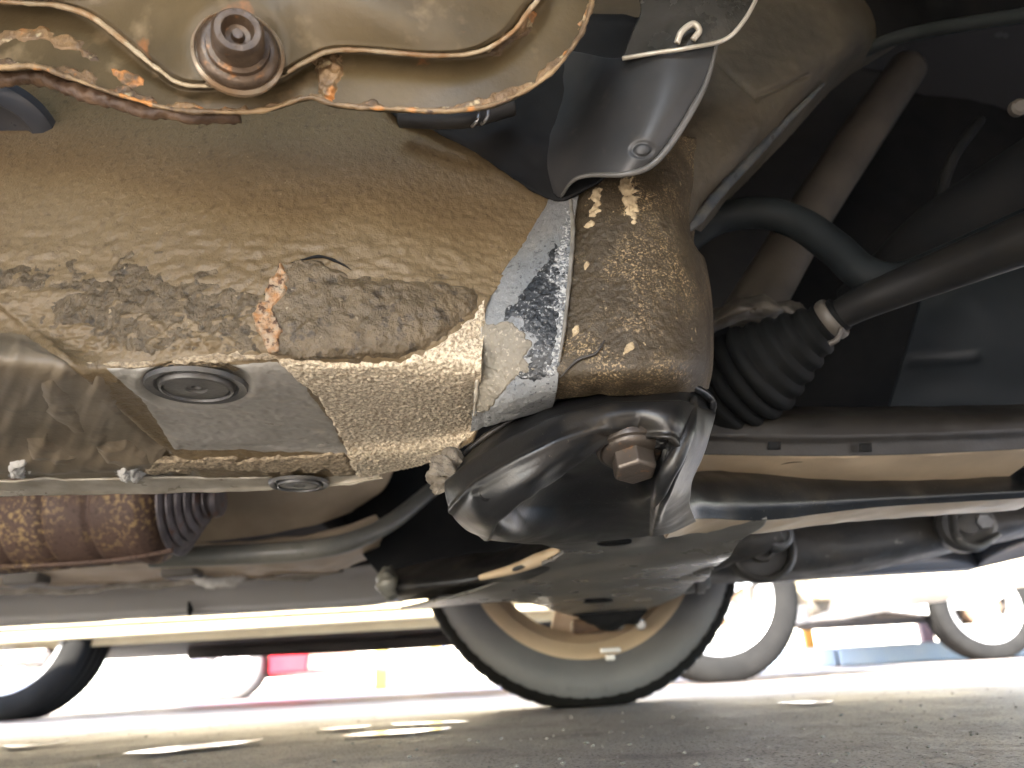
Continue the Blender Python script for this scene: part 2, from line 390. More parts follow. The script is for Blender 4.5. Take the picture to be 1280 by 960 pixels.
PAINT = mat('dark_grey_body_paint', (.06, .06, .062), (.055, .055, .057), 4, .25, .03, coat=.6)
o = raw('body_shell', v, f, PAINT, car, 'dark grey painted body sides, bonnet and roof'); solid(o, .02)
# upper floor and bulkhead close the cabin
box('cabin_floor', (XW - 3.4, YN + .05, .345), (XW - .50, YF - .05, .36), UNDER, car, 0)
box('bulkhead', (XW - .50, YN + .05, .345), (XW - .48, YF - .05, .9), UNDER, car, 0)

# ---- near frame rail and floor edge: one pressed panel
Zb = .212
def bz(pts, z): return [PZ(x, y, z) for x, y in pts]
def wl(pts, ys): return [P(x, y, q) for (x, y), q in zip(pts, ys)]
floor_rows = [
    wl([(-120, 40), (60, 40), (200, 40), (320, 40), (420, 40), (520, 60), (630, 105), (735, 165)], [.392, .392, .392, .392, .394, .402, .420, .432]),
    wl([(-110, 140), (40, 140), (170, 145), (290, 150), (400, 150), (510, 165), (615, 198), (708, 236)], [.376, .376, .376, .376, .379, .388, .402, .409]),
    wl([(-105, 220), (40, 225), (160, 232), (280, 240), (390, 245), (495, 250), (590, 265), (672, 286)], [.363, .363, .363, .364, .367, .376, .390, .398]),
    wl([(-100, 300), (40, 310), (150, 318), (270, 325), (380, 328), (485, 330), (570, 335), (632, 346)], [.357, .356, .356, .356, .358, .365, .377, .386]),
    wl([(-100, 355), (30, 372), (140, 388), (260, 395), (370, 395), (480, 390), (560, 386), (610, 378)], [.354, .353, .353, .353, .354, .358, .366, .378]),
    wl([(-100, 395), (40, 414), (130, 437), (250, 441), (355, 441), (470, 440), (556, 428), (604, 418)], [.356, .354, .354, .354, .356, .360, .368, .380]),
    bz([(-100, 440), (50, 458), (150, 472), (260, 474), (370, 474), (480, 472), (560, 466), (602, 460)], Zb),
    bz([(-100, 500), (60, 512), (170, 518), (275, 520), (385, 518), (490, 514), (562, 505), (600, 500)], Zb - .001),
    bz([(-100, 548), (62, 552), (178, 552), (285, 550), (400, 548), (495, 545), (566, 536), (598, 528)], Zb - .003),
    bz([(-100, 582), (64, 582), (182, 580), (290, 577), (410, 574), (500, 566), (566, 555), (592, 545)], Zb - .010),
    bz([(-100, 606), (64, 604), (184, 602), (292, 600), (412, 597), (500, 585), (562, 567), (588, 552)], Zb - .013),
]
FS = Surf(floor_rows)
def floor_disp(px, py, p):
    band = smooth(250, 330, py) * (1 - smooth(430, 455, py))
    d = .00012 * fbm(p, 300, 2) + band * (.0010 * fbm(p * np.array([.6, 1, 1.6]), 150, 3)) + .00035 * smooth(170, 260, py) * fbm(p, 260, 2)
    dk = smooth(60, 150, px) * (1 - smooth(300, 340, px)) * smooth(360, 385, py) * (1 - smooth(430, 445, py))
    d = d + dk * .0018 * fbm(p, 260, 3)
    # pressed diagonal step on the left
    ln = (py - 378) - (px - 0) * (187 / 215.0)      # >0: below and left of the ridge
    side = smooth(-6, 14, ln) * smooth(360, 390, py)
    rid = np.exp(-((ln - 2) / 9.0) ** 2) * smooth(360, 390, py) * (1 - smooth(545, 580, py))
    d = d - .0035 * side + .0022 * rid
    # rolled edge where the flat panel steps down to the flange
    d = d + .0015 * np.exp(-((py - 548) / 9.0) ** 2) * smooth(190, 230, px) * (1 - smooth(420, 450, px))
    # hole pressing around the plug
    e = np.hypot((px - 246) / 72.0, (py - 478) / 29.0)
    d = d - .005 * (1 - smooth(.72, 1.02, e)) + .0008 * np.exp(-((e - 1.08) / .1) ** 2)
    return d
rail = sheet('floor_rail', FS, BROWN, car, (330, 420), floor_disp, .0015, 'brown dusty undercoated frame rail and floor edge')
# flat grey underside without the coarse coat
overlay('bare_floor_panel', FS, [(120, 456), (190, 452), (348, 446), (380, 472), (418, 522), (446, 574), (300, 568), (215, 566), (170, 500)], GREYPAN, rail, .0004, edge=10, rag=2, ragsc=80, label='bare satin grey floor panel',
        wave=lambda px, py, p: floor_disp(px, py, p))
gr = overlay('coarse_coating', FS, [(340, 446), (420, 452), (500, 452), (545, 432), (590, 397), (606, 370), (612, 470), (600, 530), (566, 572), (520, 592), (462, 606), (440, 588), (424, 545), (398, 498)], GRAIN, rail, .0018, edge=4, rag=2.5, ragsc=160, grain=.0006, gsc=560, res=(560, 620), label='grainy tan stone-chip coating')
TANCRUST = mat('tan_crumbs', (.20, .155, .10), (.42, .335, .22), 480, .75, .1, bumps=((480, .0012),), lo=.38, hi=.60)
gr2 = overlay('coarse_coating', FS, [(90, 452), (180, 452), (250, 443), (330, 440), (350, 447), (330, 452), (250, 453), (160, 462)], TANCRUST, rail, .0012, edge=3, rag=2.5, ragsc=180, grain=.0006, gsc=520)
gr3 = overlay('coarse_coating', FS, [(190, 570), (300, 572), (430, 566), (445, 590), (330, 592), (290, 585), (235, 590), (180, 592)], TANCRUST, rail, .0012, edge=3, rag=5, ragsc=120, grain=.0007, gsc=420, label='crumbly tan coating along the flange')
GRIMESHADE = mat('rough_grime_and_shade', (0.0819, 0.06006, 0.03276), (0.1248, 0.09204, 0.05148), 120, .46, .1, bumps=((260, .0022), (800, .0007)), specks=(((.05, .038, .023), 190, .55, .66), ((.30, .235, .145), 400, .66, .72)))  # rough grime, spread and darkened to paint light falling off down the rail
overlay('grime_shade_crust', FS, [(30, 350), (150, 322), (250, 325), (312, 345), (322, 420), (345, 440), (250, 438), (130, 436), (80, 410)], GRIMESHADE, rail, .0008, edge=44, rag=30, ragsc=70, grain=.0011, gsc=260, res=(480, 560), label='dark lumpy grime and painted falloff on the lower rail')
overlay('grime_shade_crust', FS, [(-80, 300), (10, 318), (60, 340), (90, 372), (60, 380), (-80, 352)], GRIMESHADE, rail, .0008, edge=24, rag=16, ragsc=70, grain=.0009, gsc=260, res=(480, 560))
torn = overlay('torn_coating', FS, [(326, 392), (336, 372), (350, 342), (366, 326), (404, 326), (440, 342), (500, 346), (560, 347), (602, 364), (604, 376), (585, 402), (545, 432), (500, 452), (440, 454), (362, 447), (344, 440)], TORN, rail, .0036, edge=3, rag=4, ragsc=140, grain=.0009, gsc=190, tscale=lambda px, py: 1 - .45*smooth(345, 470, px), res=(480, 560), label='dark torn patch of thick undercoating')
overlay('rust_edge', FS, [(314, 398), (328, 380), (344, 345), (352, 330), (366, 350), (358, 378), (346, 392), (356, 418), (354, 440), (338, 443), (326, 420)], RUSTFLAKE, torn, .0052, edge=3, rag=3, ragsc=200, grain=.0016, gsc=330, res=(560, 620), label='orange and white rust flakes on the torn edge')
for pts in ([(352, 330), (350, 345), (340, 360), (330, 368)], [(364, 326), (400, 322), (424, 334), (440, 338)]):
    c = []
    for (x, y) in pts:                       # curled skin edges standing off the panel
        pp, nn, _ = FS.ev(90, 110); qx, qy = proj(pp); i = np.unravel_index(np.argmin((qx-x)**2 + (qy-y)**2), qx.shape)
        c.append(pp[i] + nn[i] * .0012)
    tube('curled_skin', c, [.0002, .0007, .0005, .0002], DARK, torn, 40, 8, disp=.5)
# brushed seam sealer, smeared over the joint on the left
def strokes(px, py, p):
    a = fbm(np.stack([(px + .5*py) / 34, (py - .35*px) / 90, px*0], -1), 1.0, 3)
    b = np.sin((px * .8 + py * .45 + 18 * a) / 5.5)
    return .0016 * a + .00028 * b
overlay('seam_sealer', FS, [(-90, 398), (40, 425), (120, 462), (150, 500), (205, 560), (190, 590), (120, 598), (-90, 596)], SEALER, rail, .0012, edge=12, rag=5, ragsc=60, wave=strokes, label='smooth brown brushed seam sealer')
overlay('sealer_dab', FS, [(28, 545), (60, 535), (90, 560), (112, 562), (106, 580), (70, 585), (34, 580)], SEALER, rail, .0034, edge=16, rag=3, ragsc=90, wave=strokes)
overlay('sealer_dab', FS, [(110, 550), (160, 540), (192, 560), (196, 582), (160, 590), (130, 585)], SEALER, rail, .0038, edge=16, rag=3, ragsc=90, wave=strokes)
overlay('sealer_dab', FS, [(40, 470), (70, 455), (105, 500), (118, 545), (90, 552), (50, 520)], SEALER, rail, .0026, edge=22, rag=3, ragsc=90, wave=strokes)
for (x, y) in ((160, 594), (22, 585)):
    overlay('dried_sealer_crumb', FS, [(x-12, y-10), (x+8, y-12), (x+16, y+2), (x+6, y+9), (x-8, y+8)], FLAKE, rail, .004, edge=6, rag=5, ragsc=260, grain=.0022, gsc=420, res=(560, 620))
# folded lip of the flange
lip_rows = [bz([(-100, 602), (64, 600), (184, 598), (292, 597), (412, 594), (470, 588)], Zb - .0125),
            bz([(-100, 612), (64, 610), (184, 609), (292, 608), (412, 603), (474, 594)], Zb - .0145),
            bz([(-100, 620), (64, 619), (184, 617), (292, 615), (412, 608), (478, 597)], Zb - .017)]
def lipd(px, py, p): return .001 * fbm(p, 50, 3) - .002 * np.exp(-((px - 352) / 12.0) ** 2)
sheet('floor_flange', lip_rows, LIP, car, (20, 220), lipd, .0018, 'worn pale metal edge of the floor flange')
# plugs pressed into the floor
def plug(px, py, z, r, parent):
    c = PZ(px, py, z)
    pr = [(r*1.42, .001), (r*1.36, -.0012), (r*1.15, -.0005), (r*1.06, .002), (r*1.0, -.0022), (r*.93, -.0026), (r*.90, -.0008), (r*.86, -.0016), (r*.30, -.0018), (r*.26, -.0006), (r*.16, -.0006), (r*.12, .001), (.0001, .001)]
    return lathe('drain_plug', pr, c, (0, 0, 1), RUBBER if False else mat('dark_grey_plug', (.06, .06, .06), (.09, .085, .075), 60, .35, .08, bumps=((400, .0002),)), parent, seg=64)
plug(246, 483, Zb - .0005, .0185, rail); plug(374, 605, Zb - .0165, .015, rail)
o = lathe('rubber_grommet', [(.030, .004), (.030, -.002), (.026, -.006), (.020, -.007), (.016, -.004), (.0001, -.004)], P(4, 156, .372), (.05, .30, .95), mat('blue_black_rubber', (.05, .055, .065), (.06, .06, .065), 40, .35), rail, seg=48)

# ---- chamfered corner panel between rail and mounting column
wedge_rows = [
    wl([(700, 222), (712, 222), (726, 226)], [.409, .404, .402]),
    wl([(664, 288), (690, 284), (716, 288)], [.397, .391, .389]),
    wl([(624, 347), (668, 344), (712, 346)], [.385, .381, .380]),
    wl([(598, 400), (650, 402), (706, 404)], [.379, .374, .374]),
    wl([(596, 450), (645, 450), (700, 450)], [.383, .376, .374]),
    wl([(592, 505), (640, 498), (696, 488)], [.398, .388, .384]),
    wl([(588, 540), (636, 526), (690, 512)], [.42, .41, .41])]
WS = Surf(wedge_rows)
wedge = sheet('corner_panel', WS, WEDGE, car, (160, 90), lambda px, py, p: .0003 * fbm(p, 380, 3) - .0008*np.exp(-((px-604)/4.0)**2)*smooth(400, 420, py), .002, 'blue-grey chamfered corner panel with worn coating and painted-in sky tint')
overlay('black_chip', WS, [(694, 305), (662, 352), (632, 388), (628, 402), (656, 396), (648, 412), (672, 425), (650, 448), (668, 452), (640, 470), (668, 482), (692, 470), (702, 400), (708, 330)], BLACKCHIP, wedge, .0005, edge=3, rag=5, ragsc=170, grain=.0004, gsc=420, res=(300, 240))
overlay('olive_coating', WS, [(594, 398), (640, 404), (668, 428), (655, 446), (672, 462), (640, 478), (626, 500), (594, 520)], mat('olive_grey_coating', (.17, .15, .115), (.24, .215, .165), 40, .55, bumps=((420, .0006),), specks=(((.36, .32, .25), 420, .60, .68),)), wedge, .0007, edge=4, rag=5, ragsc=150, grain=.0003, gsc=500, res=(300, 240))
overlay('pale_grit', WS, [(716, 262), (708, 262), (694, 310), (684, 350), (690, 420), (682, 470), (700, 470), (712, 400), (716, 330)], mat('pale_blue_grit', (.12, .13, .14), (.46, .47, .46), 640, .7, bumps=((640, .0010),), lo=.44, hi=.60), wedge, .0006, edge=6, rag=9, ragsc=200, grain=.0006, gsc=560, res=(300, 240))
tube('seam_bead', [(602, 400, .3775), (600, 440, .379), (596, 480, .386), (592, 520, .402)], [.0006, .0010, .0007, .0011, .0006], LIP, wedge, 80, 8, disp=.7)
tube('seam_bead', [(712, 235, .402), (716, 290, .388), (712, 346, .379), (706, 404, .373), (699, 452, .373)], [.0010, .0014, .0011, .0010, .0006], mat('pale_dusty_bead', (.25, .24, .21), (.15, .14, .12), 90, .6), wedge, 90, 10, disp=.3)

# ---- mounting column
col_rows = [
    wl([(690, 165), (750, 162), (800, 162), (850, 168), (885, 176), (900, 182)], [.43, .415, .41, .415, .44, .49]),
    wl([(714, 242), (752, 238), (797, 237), (838, 246), (860, 272), (868, 292)], [.404, .393, .390, .397, .42, .46]),
    wl([(712, 308), (752, 308), (797, 308), (840, 308), (870, 318), (882, 326)], [.390, .380, .377, .384, .407, .46]),
    wl([(706, 370), (750, 370), (798, 370), (848, 368), (880, 370), (890, 374)], [.381, .373, .369, .376, .402, .46]),
    wl([(698, 425), (746, 425), (800, 424), (852, 422), (884, 424), (892, 426)], [.377, .369, .365, .372, .400, .46]),
    wl([(688, 466), (742, 468), (800, 466), (852, 460), (882, 458), (891, 460)], [.378, .370, .366, .373, .402, .46]),
    wl([(676, 500), (738, 496), (800, 494), (850, 492), (878, 488), (886, 486)], [.405, .398, .395, .400, .425, .47])]
CS = Surf(col_rows)
column = sheet('mounting_column', CS, COLUMN, car, (240, 170), lambda px, py, p: (.00045 * fbm(p, 330, 3) * (1 - .7*smooth(838, 865, px)) * (1 - .6*smooth(440, 470, py)) - .0012*np.exp(-((px-768+.1*(py-300))/12.0)**2)), .002, 'brown column with sandy grit, carrying the subframe bolt')
for k, pts in enumerate(([(742, 232), (752, 236), (750, 262), (740, 270), (738, 245)], [(736, 262), (745, 258), (742, 285), (734, 282)], [(776, 228), (790, 222), (800, 262), (794, 285), (784, 262)], [(728, 330), (735, 330), (736, 342), (730, 342)], [(718, 405), (725, 402), (727, 416), (716, 422)], [(776, 430), (792, 426), (796, 438), (780, 444)])):
    overlay('grit_clump', CS, pts, mat('tan_grit', (.50, .40, .25), (.36, .28, .17), 200, .8), column, .0009, edge=4, rag=5, ragsc=260, grain=.0006, gsc=500, res=(300, 260))
tube('paint_crack', [(700, 472, .3745), (722, 450, .369), (744, 442, .367), (756, 425, .3665)], [.0003, .0009, .0007, .0004], mat('dark_crack', (.05, .045, .04)), column, 50, 8, disp=.3)

# ---- inner panel rising behind the column, with folded edge
inner_rows = [
    wl([(700, -80), (830, -80), (960, -80), (1100, -70), (1240, -60)], [.52, .52, .53, .57, .66]),
    wl([(720, 60), (850, 50), (960, 40), (1062, 40), (1140, 42)], [.47, .465, .48, .52, .63]),
    wl([(740, 140), (850, 128), (940, 112), (1012, 102), (1050, 104)], [.44, .437, .45, .49, .60]),
    wl([(745, 205), (830, 195), (890, 185), (948, 180), (975, 184)], [.42, .418, .43, .462, .56]),
    wl([(750, 250), (810, 245), (850, 240), (890, 240), (915, 246)], [.413, .41, .418, .445, .54]),
    wl([(755, 295), (800, 292), (838, 285), (860, 284), (876, 290)], [.41, .405, .412, .428, .50])]
IS = Surf(inner_rows)
def inn(px, py, p):
    l1 = np.abs((py - 70) - (px - 890) * (50 / 55.0)) / 1.35 + 40 * (np.clip(885 - px, 0, 99) + np.clip(px - 948, 0, 99)) / 10
    l2 = np.abs((py - 120) + (px - 945) * (25 / 65.0)) / 1.07 + 40 * (np.clip(944 - px, 0, 99) + np.clip(px - 1012, 0, 99)) / 10
    return .0004 * fbm(p, 120, 3) - .003 * np.exp(-(np.minimum(l1, l2) / 3.0) ** 2)
inner = sheet('inner_wing_panel', IS, INNER, car, (170, 170), inn, .002, 'dark dusty inner wing panel with seam')
tube('folded_edge', [(1030, 105, .515), (985, 150, .485), (945, 192, .463), (900, 240, .447), (872, 275, .434), (857, 290, .428)], [.0012, .003, .0036, .004, .0036, .0015], mat('blue_grey_edge', (.06, .068, .076), (.11, .11, .10), 60, .35, bumps=((300, .0004),)), inner, 80, 10, disp=.12)

# ---- black plastic flap and its hanger
sheet('cavity_shade_sheet', [wl([(470, 110), (580, 60), (700, 20), (800, 20)], [.378, .378, .385, .39]), wl([(490, 140), (590, 120), (690, 110), (790, 110)], [.378, .382, .388, .39]), wl([(520, 152), (600, 170), (690, 175), (780, 170)], [.380, .388, .390, .390]), wl([(590, 188), (640, 208), (700, 215), (770, 205)], [.392, .396, .394, .389]), wl([(662, 236), (685, 248), (706, 250), (745, 230)], [.399, .399, .396, .391])], DARK, car, (40, 50), lambda px, py, p: .002*fbm(p, 60, 2), .002, 'black sheet for the dark cavity behind the splash flap')  # near-black sheet painted in for the dark cavity beside the flap
shield_rows = [
    wl([(690, 60), (728, 66), (760, 72), (795, 70), (845, 62), (897, 52)], [.395, .378, .360, .348, .338, .340]),
    wl([(680, 105), (720, 106), (745, 108), (780, 108), (835, 100), (890, 88)], [.398, .382, .366, .352, .340, .342]),
    wl([(672, 150), (702, 152), (728, 152), (765, 152), (820, 144), (868, 134)], [.398, .386, .372, .358, .344, .347]),
    wl([(672, 196), (690, 196), (712, 194), (748, 190), (800, 184), (838, 180)], [.398, .389, .378, .364, .350, .352]),
    wl([(690, 240), (700, 246), (712, 228), (734, 219), (778, 217), (812, 207)], [.398, .392, .382, .370, .358, .357])]
shield = sheet('splash_flap', shield_rows, PLASTIC, car, (90, 130), lambda px, py, p: .0004*fbm(p, 40, 2) - .0015*np.exp(-((np.hypot((px-803)/13.0, (py-187)/9.0)-1)/.22)**2), .002, 'black plastic splash flap')
tube('flap_edge', [(897, 52, .3395), (884, 100, .342), (866, 136, .346), (838, 181, .351), (812, 208, .356), (780, 218, .3575), (738, 219, .366), (716, 226, .374), (701, 246, .3935)], [.0009, .0020, .0018, .0014, .0008], PLEDGE, shield, 120, 10)
hang = sheet('flap_hanger', [wl([(770, -60), (860, -60), (975, -60)], [.345, .335, .34]), wl([(800, 5), (870, -4), (948, -8)], [.345, .334, .338]), wl([(790, 40), (868, 30), (935, 18)], [.344, .333, .336]), wl([(778, 72), (855, 60), (905, 50)], [.346, .335, .337])],
             mat('greasy_grey_steel', (.10, .095, .085), (.06, .058, .05), 30, .25, metal=.5, bumps=((120, .0006),)), car, (50, 60), None, .0025, 'greasy grey hanger strap')
tube('hanger_hook', [(846, 54, .331), (852, 40, .3285), (866, 30, .328), (874, 38, .329), (866, 50, .331)], .0018, LIP, hang, 50, 10)
tube('hanger_edge', [(778, 73, .344), (820, 66, .338), (860, 60, .333), (905, 50, .335), (930, 26, .334), (950, -10, .336)], .0013, LIP, hang, 70, 8)
o = tube('rusty_strap', [(690, 92, .42), (735, 84, .41), (782, 80, .40)], .0045, RUST, car, 30, 12, squash=.5, label='orange rusty strap behind the flap')
hose = tube('breather_hose', [(500, 146, .366), (545, 148, .364), (585, 146, .364), (640, 132, .368)], .0062, RUBBER, car, 50, 16)
for x, y in ((594, 145), (606, 142)):
    tube('hose_clamp_band', [(x-3, y-13, .3615), (x+3, y-8, .3570), (x+4, y, .3560), (x+1, y+8, .3578), (x-4, y+13, .3625)], .0010, BRIGHT, hose, 24, 8)

# ---- rusty stamped bracket with drain bolt, close overhead
Lp = [(-110, 74), (0, 84), (50, 84), (100, 102), (160, 122), (215, 136), (270, 140), (330, 138), (385, 122), (420, 131), (500, 137), (565, 138), (625, 128), (680, 98), (715, 60), (738, 10), (745, -60)]
Fp = [(-110, -8), (0, 4), (60, 8), (105, 22), (150, 55), (190, 88), (235, 112), (335, 104), (378, 84), (412, 68), (455, 66), (550, 73), (608, 68), (648, 45), (670, 18), (690, -12), (700, -60)]
cen = np.array([330, -60])
def toward(pt, k): q = np.array(pt, float); return tuple(q + (cen - q) * k)
mid = [((a[0]+b[0])/2, (a[1]+b[1])/2) for a, b in zip(Lp, Fp)]
stamp_rows = [wl(Lp, [.292]*17), wl([(m_[0], m_[1]) for m_ in mid], [.290]*17), wl(Fp, [.290]*17), wl([toward(q, .055) for q in Fp], [.277]*17), wl([toward(q, .13) for q in Fp], [.273]*17), wl([toward(q, .5) for q in Fp], [.262]*17), wl([toward(q, .9) for q in Fp], [.255]*17)]
SS = Surf(stamp_rows)
def stampd(px, py, p):
    e = np.hypot((px - 295) / 70.0, (py - 58) / 62.0)
    return .0004 * fbm(p, 40, 2) - .003 * (1 - smooth(.6, 1.0, e))
stamp = sheet('stamped_bracket', SS, STAMP, car, (90, 260), stampd, .003, 'oily olive steel stamping with rusty rolled edge')
def edge_pts(pts, Y, dx=0, dy=0): return [P(x+dx, y+dy, Y) for x, y in pts]
def strip(pts, w0, w1):
    up = [toward(q, .0) for q in pts]
    return [(x, y + w0) for x, y in pts] + [(x - .10*w1*(1 if x > 600 else 0)*6, y - w1) for x, y in pts[::-1]]
RB = mat('rust_band', (0.24, 0.152, 0.072), (0.08, 0.052, 0.0288), 60, .55, .12, bumps=((260, .0014),), specks=(((.46, .20, .06), 50, .58, .66), ((.42, .34, .20), 120, .60, .68)))
overlay('rust_band', SS, strip(Lp[:9], 6, 9), RB, stamp, .0010, edge=5, rag=9, ragsc=120, grain=.0006, gsc=300, res=(260, 560), label='rust-eaten lower edge')
overlay('rust_band', SS, strip(Lp[8:], 6, 8), RB, stamp, .0010, edge=5, rag=9, ragsc=120, grain=.0006, gsc=300, res=(260, 560))
overlay('rust_band', SS, [(-60, 30), (20, 30), (60, 36), (100, 52), (150, 84), (200, 112), (190, 118), (140, 96), (95, 68), (50, 56), (-60, 60)], RB, stamp, .0008, edge=5, rag=8, ragsc=110, grain=.0005, gsc=300, res=(260, 560))
overlay('rust_band', SS, [(388, 70), (424, 64), (430, 84), (420, 112), (428, 130), (396, 128), (400, 104)], RB, stamp, .0022, edge=5, rag=6, ragsc=150, grain=.0012, gsc=300, res=(260, 560))
overlay('rust_band', SS, [(600, 62), (640, 40), (664, 12), (676, 14), (656, 46), (618, 72)], RB, stamp, .0008, edge=4, rag=5, ragsc=150, grain=.0006, gsc=300, res=(260, 560))
tube('rolled_edge', edge_pts(Lp, .290), [.0010, .0016, .0008, .0014, .0010, .0016, .0009, .0013, .0016], RUST, stamp, 240, 10, disp=.5, label='rusty rolled lower edge')
tube('fold_edge', edge_pts([toward(q, .03) for q in Fp], .279), [.0011, .0016, .0008, .0014, .0009, .0015], mat('pale_rusty_fold', (.42, .34, .22), (.28, .16, .07), 70, .4, bumps=((250, .0008),)), stamp, 240, 10, disp=.3)
tube('backing_flange', [(-100, 118, .33), (0, 100, .32), (55, 98, .315), (105, 116, .312), (165, 134, .31), (230, 146, .308), (300, 148, .308)], [.003, .004, .0035, .003], DARKRUST, stamp, 120, 12, disp=.4, label='dark brown rusted backing flange')
bc = P(298, 64, .2645); bax = CAM - bc; bax = bax / np.linalg.norm(bax) + np.array([-.05, .0, .50])
db = lathe('drain_bolt', [(.0175, -.006), (.0175, .001), (.0160, .003), (.0150, .0035), (.0135, .0035), (.0132, .006), (.0105, .0065)], bc, bax, mat('rusty_drain_bolt', (0.12, 0.0841, 0.055), (0.066, 0.0435, 0.0275), 90, .42, .1, metal=.35, bumps=((300, .0006),), specks=(((.28, .14, .06), 130, .58, .66),)), stamp, seg=48, label='brown recessed drain bolt with washer')
lathe('bolt_head', [(.0112, .004), (.0108, .0155), (.0094, .0175), (.0068, .0175), (.0052, .0125), (.0030, .0120), (.0022, .0145), (.0001, .0145)], bc, bax, MATS['rusty_drain_bolt'], db, seg=36)
lathe('washer_ring', [(.0195, -.004), (.0198, -.001), (.0185, .0005), (.0176, -.001)], bc, bax, mat('pale_washer', (.40, .33, .24), (.28, .18, .1), 60, .35, metal=.4), db, seg=48)

# ---- subframe: near mounting arm (stamped, black)
mount_rows = [
    wl([(566, 578), (612, 540), (678, 502), (745, 486), (800, 479), (855, 478), (894, 498)], [.445, .428, .416, .408, .406, .410, .430]),
    wl([(561, 592), (611, 560), (672, 526), (735, 505), (796, 498), (852, 496), (890, 518)], [.424, .402, .390, .386, .386, .388, .420]),
    wl([(560, 610), (609, 586), (668, 553), (728, 530), (790, 520), (848, 526), (882, 546)], [.418, .391, .379, .377, .379, .379, .418]),
    wl([(564, 630), (606, 616), (662, 585), (720, 558), (785, 548), (840, 560), (873, 571)], [.422, .389, .378, .380, .398, .382, .424]),
    wl([(572, 646), (608, 644), (652, 614), (708, 580), (782, 580), (828, 592), (862, 596)], [.432, .400, .386, .396, .425, .391, .432]),
    wl([(586, 659), (620, 662), (652, 641), (706, 614), (775, 614), (820, 622), (860, 612)], [.446, .424, .428, .452, .458, .412, .448]),
    wl([(600, 667), (634, 671), (664, 662), (714, 649), (770, 646), (818, 644), (860, 628)], [.465, .460, .470, .482, .486, .460, .475]),
    wl([(606, 672), (644, 677), (684, 678), (732, 675), (785, 671), (832, 664), (868, 648)], [.50, .52, .535, .545, .545, .53, .53])]
MS = Surf(mount_rows)
def mountd(px, py, p):
    e = np.hypot((px - 788) / 62.0, (py - 553) / 26.0)
    sd_ = sdist(px, py, [(600, 690), (622, 646), (648, 621), (698, 590), (726, 568), (752, 552), (792, 540), (836, 548), (846, 566), (832, 596), (820, 632), (812, 700)])
    sd2 = sdist(px, py, [(744, 556), (768, 542), (812, 540), (836, 552), (826, 566), (790, 574), (756, 570)])
    l1 = py - np.interp(px, [560, 590, 640, 690, 760, 850, 900], [600, 574, 546, 522, 503, 500, 516])
    l2 = py - np.interp(px, [560, 600, 650, 700, 745, 800], [640, 606, 578, 552, 534, 528])
    rec = -.009 * smooth(0, -5, sd_) * (1 - .9 * smooth(640, 670, py)) + .006 * smooth(0, -8, sd2) + .0022 * np.tanh(l1 / 3.0) + .0016 * np.exp(-(l2 / 5.0) ** 2) * (px < 800)
    fl = .0022 * np.exp(-((sd_ - 3) / 3.5) ** 2) * (1 - smooth(630, 660, py))
    return rec + fl + .0005 * fbm(p, 50, 2) - .003 * np.exp(-(((px - 692) / 20.0) ** 2 + ((py - 607) / 4.0) ** 2)) + .0016*np.exp(-(((px-600)/7.0)**2+((py-618)/7.0)**2))
mount = sheet('subframe', MS, BLACK, car, (260, 320), mountd, .003, 'glossy black stamped subframe arm')
tube('rim_lip', [(566, 580, .443), (612, 542, .426), (678, 504, .414), (745, 488, .405), (800, 481, .402), (855, 480, .405), (889, 500, .424), (884, 530, .420), (872, 560, .420)], [.0015, .0022, .0018, .0024, .0016], BLACK, mount, 140, 10, disp=.12)
tube('right_bead', [(868, 498, .402), (862, 530, .385), (848, 566, .383), (832, 596, .389), (824, 616, .404), (820, 632, .44)], [.002, .004, .0045, .004, .003], BLACK, mount, 90, 14)
ball = np.array([P(558, 590, .425)])
tube('foam_sealant', [(572, 566, .432), (558, 580, .428), (550, 600, .428), (556, 614, .43)], [.004, .0085, .0075, .004], mat('grey_brown_foam', (.20, .17, .13), (.12, .10, .075), 150, .8, bumps=((300, .002),)), mount, 50, 16, disp=.55, label='crumbly grey-brown foam at the arm end')
lathe('locating_hole', [(.0042, 0), (.0036, -.0015), (.0030, -.001), (.0001, .003)], P(609, 617, .3875), (0.25, 1, -.1), BRIGHT if False else DARK, mount, seg=24)
bp_ = P(789, 562, .398); ax = np.array([.02, -.30, -1.0])
mb = lathe('mounting_bolt', [(.0188, -.005), (.0190, -.001), (.0184, .0010), (.0168, .0016), (.0166, .0028), (.0150, .0044), (.011, .005)], bp_, ax, BOLT, mount, seg=48, label='brown flanged mounting bolt')
lathe('bolt_head', [(.0120, .004), (.0120, .0135), (.0106, .0152), (.0001, .0152)], bp_, ax, BOLT, mb, sides=6)
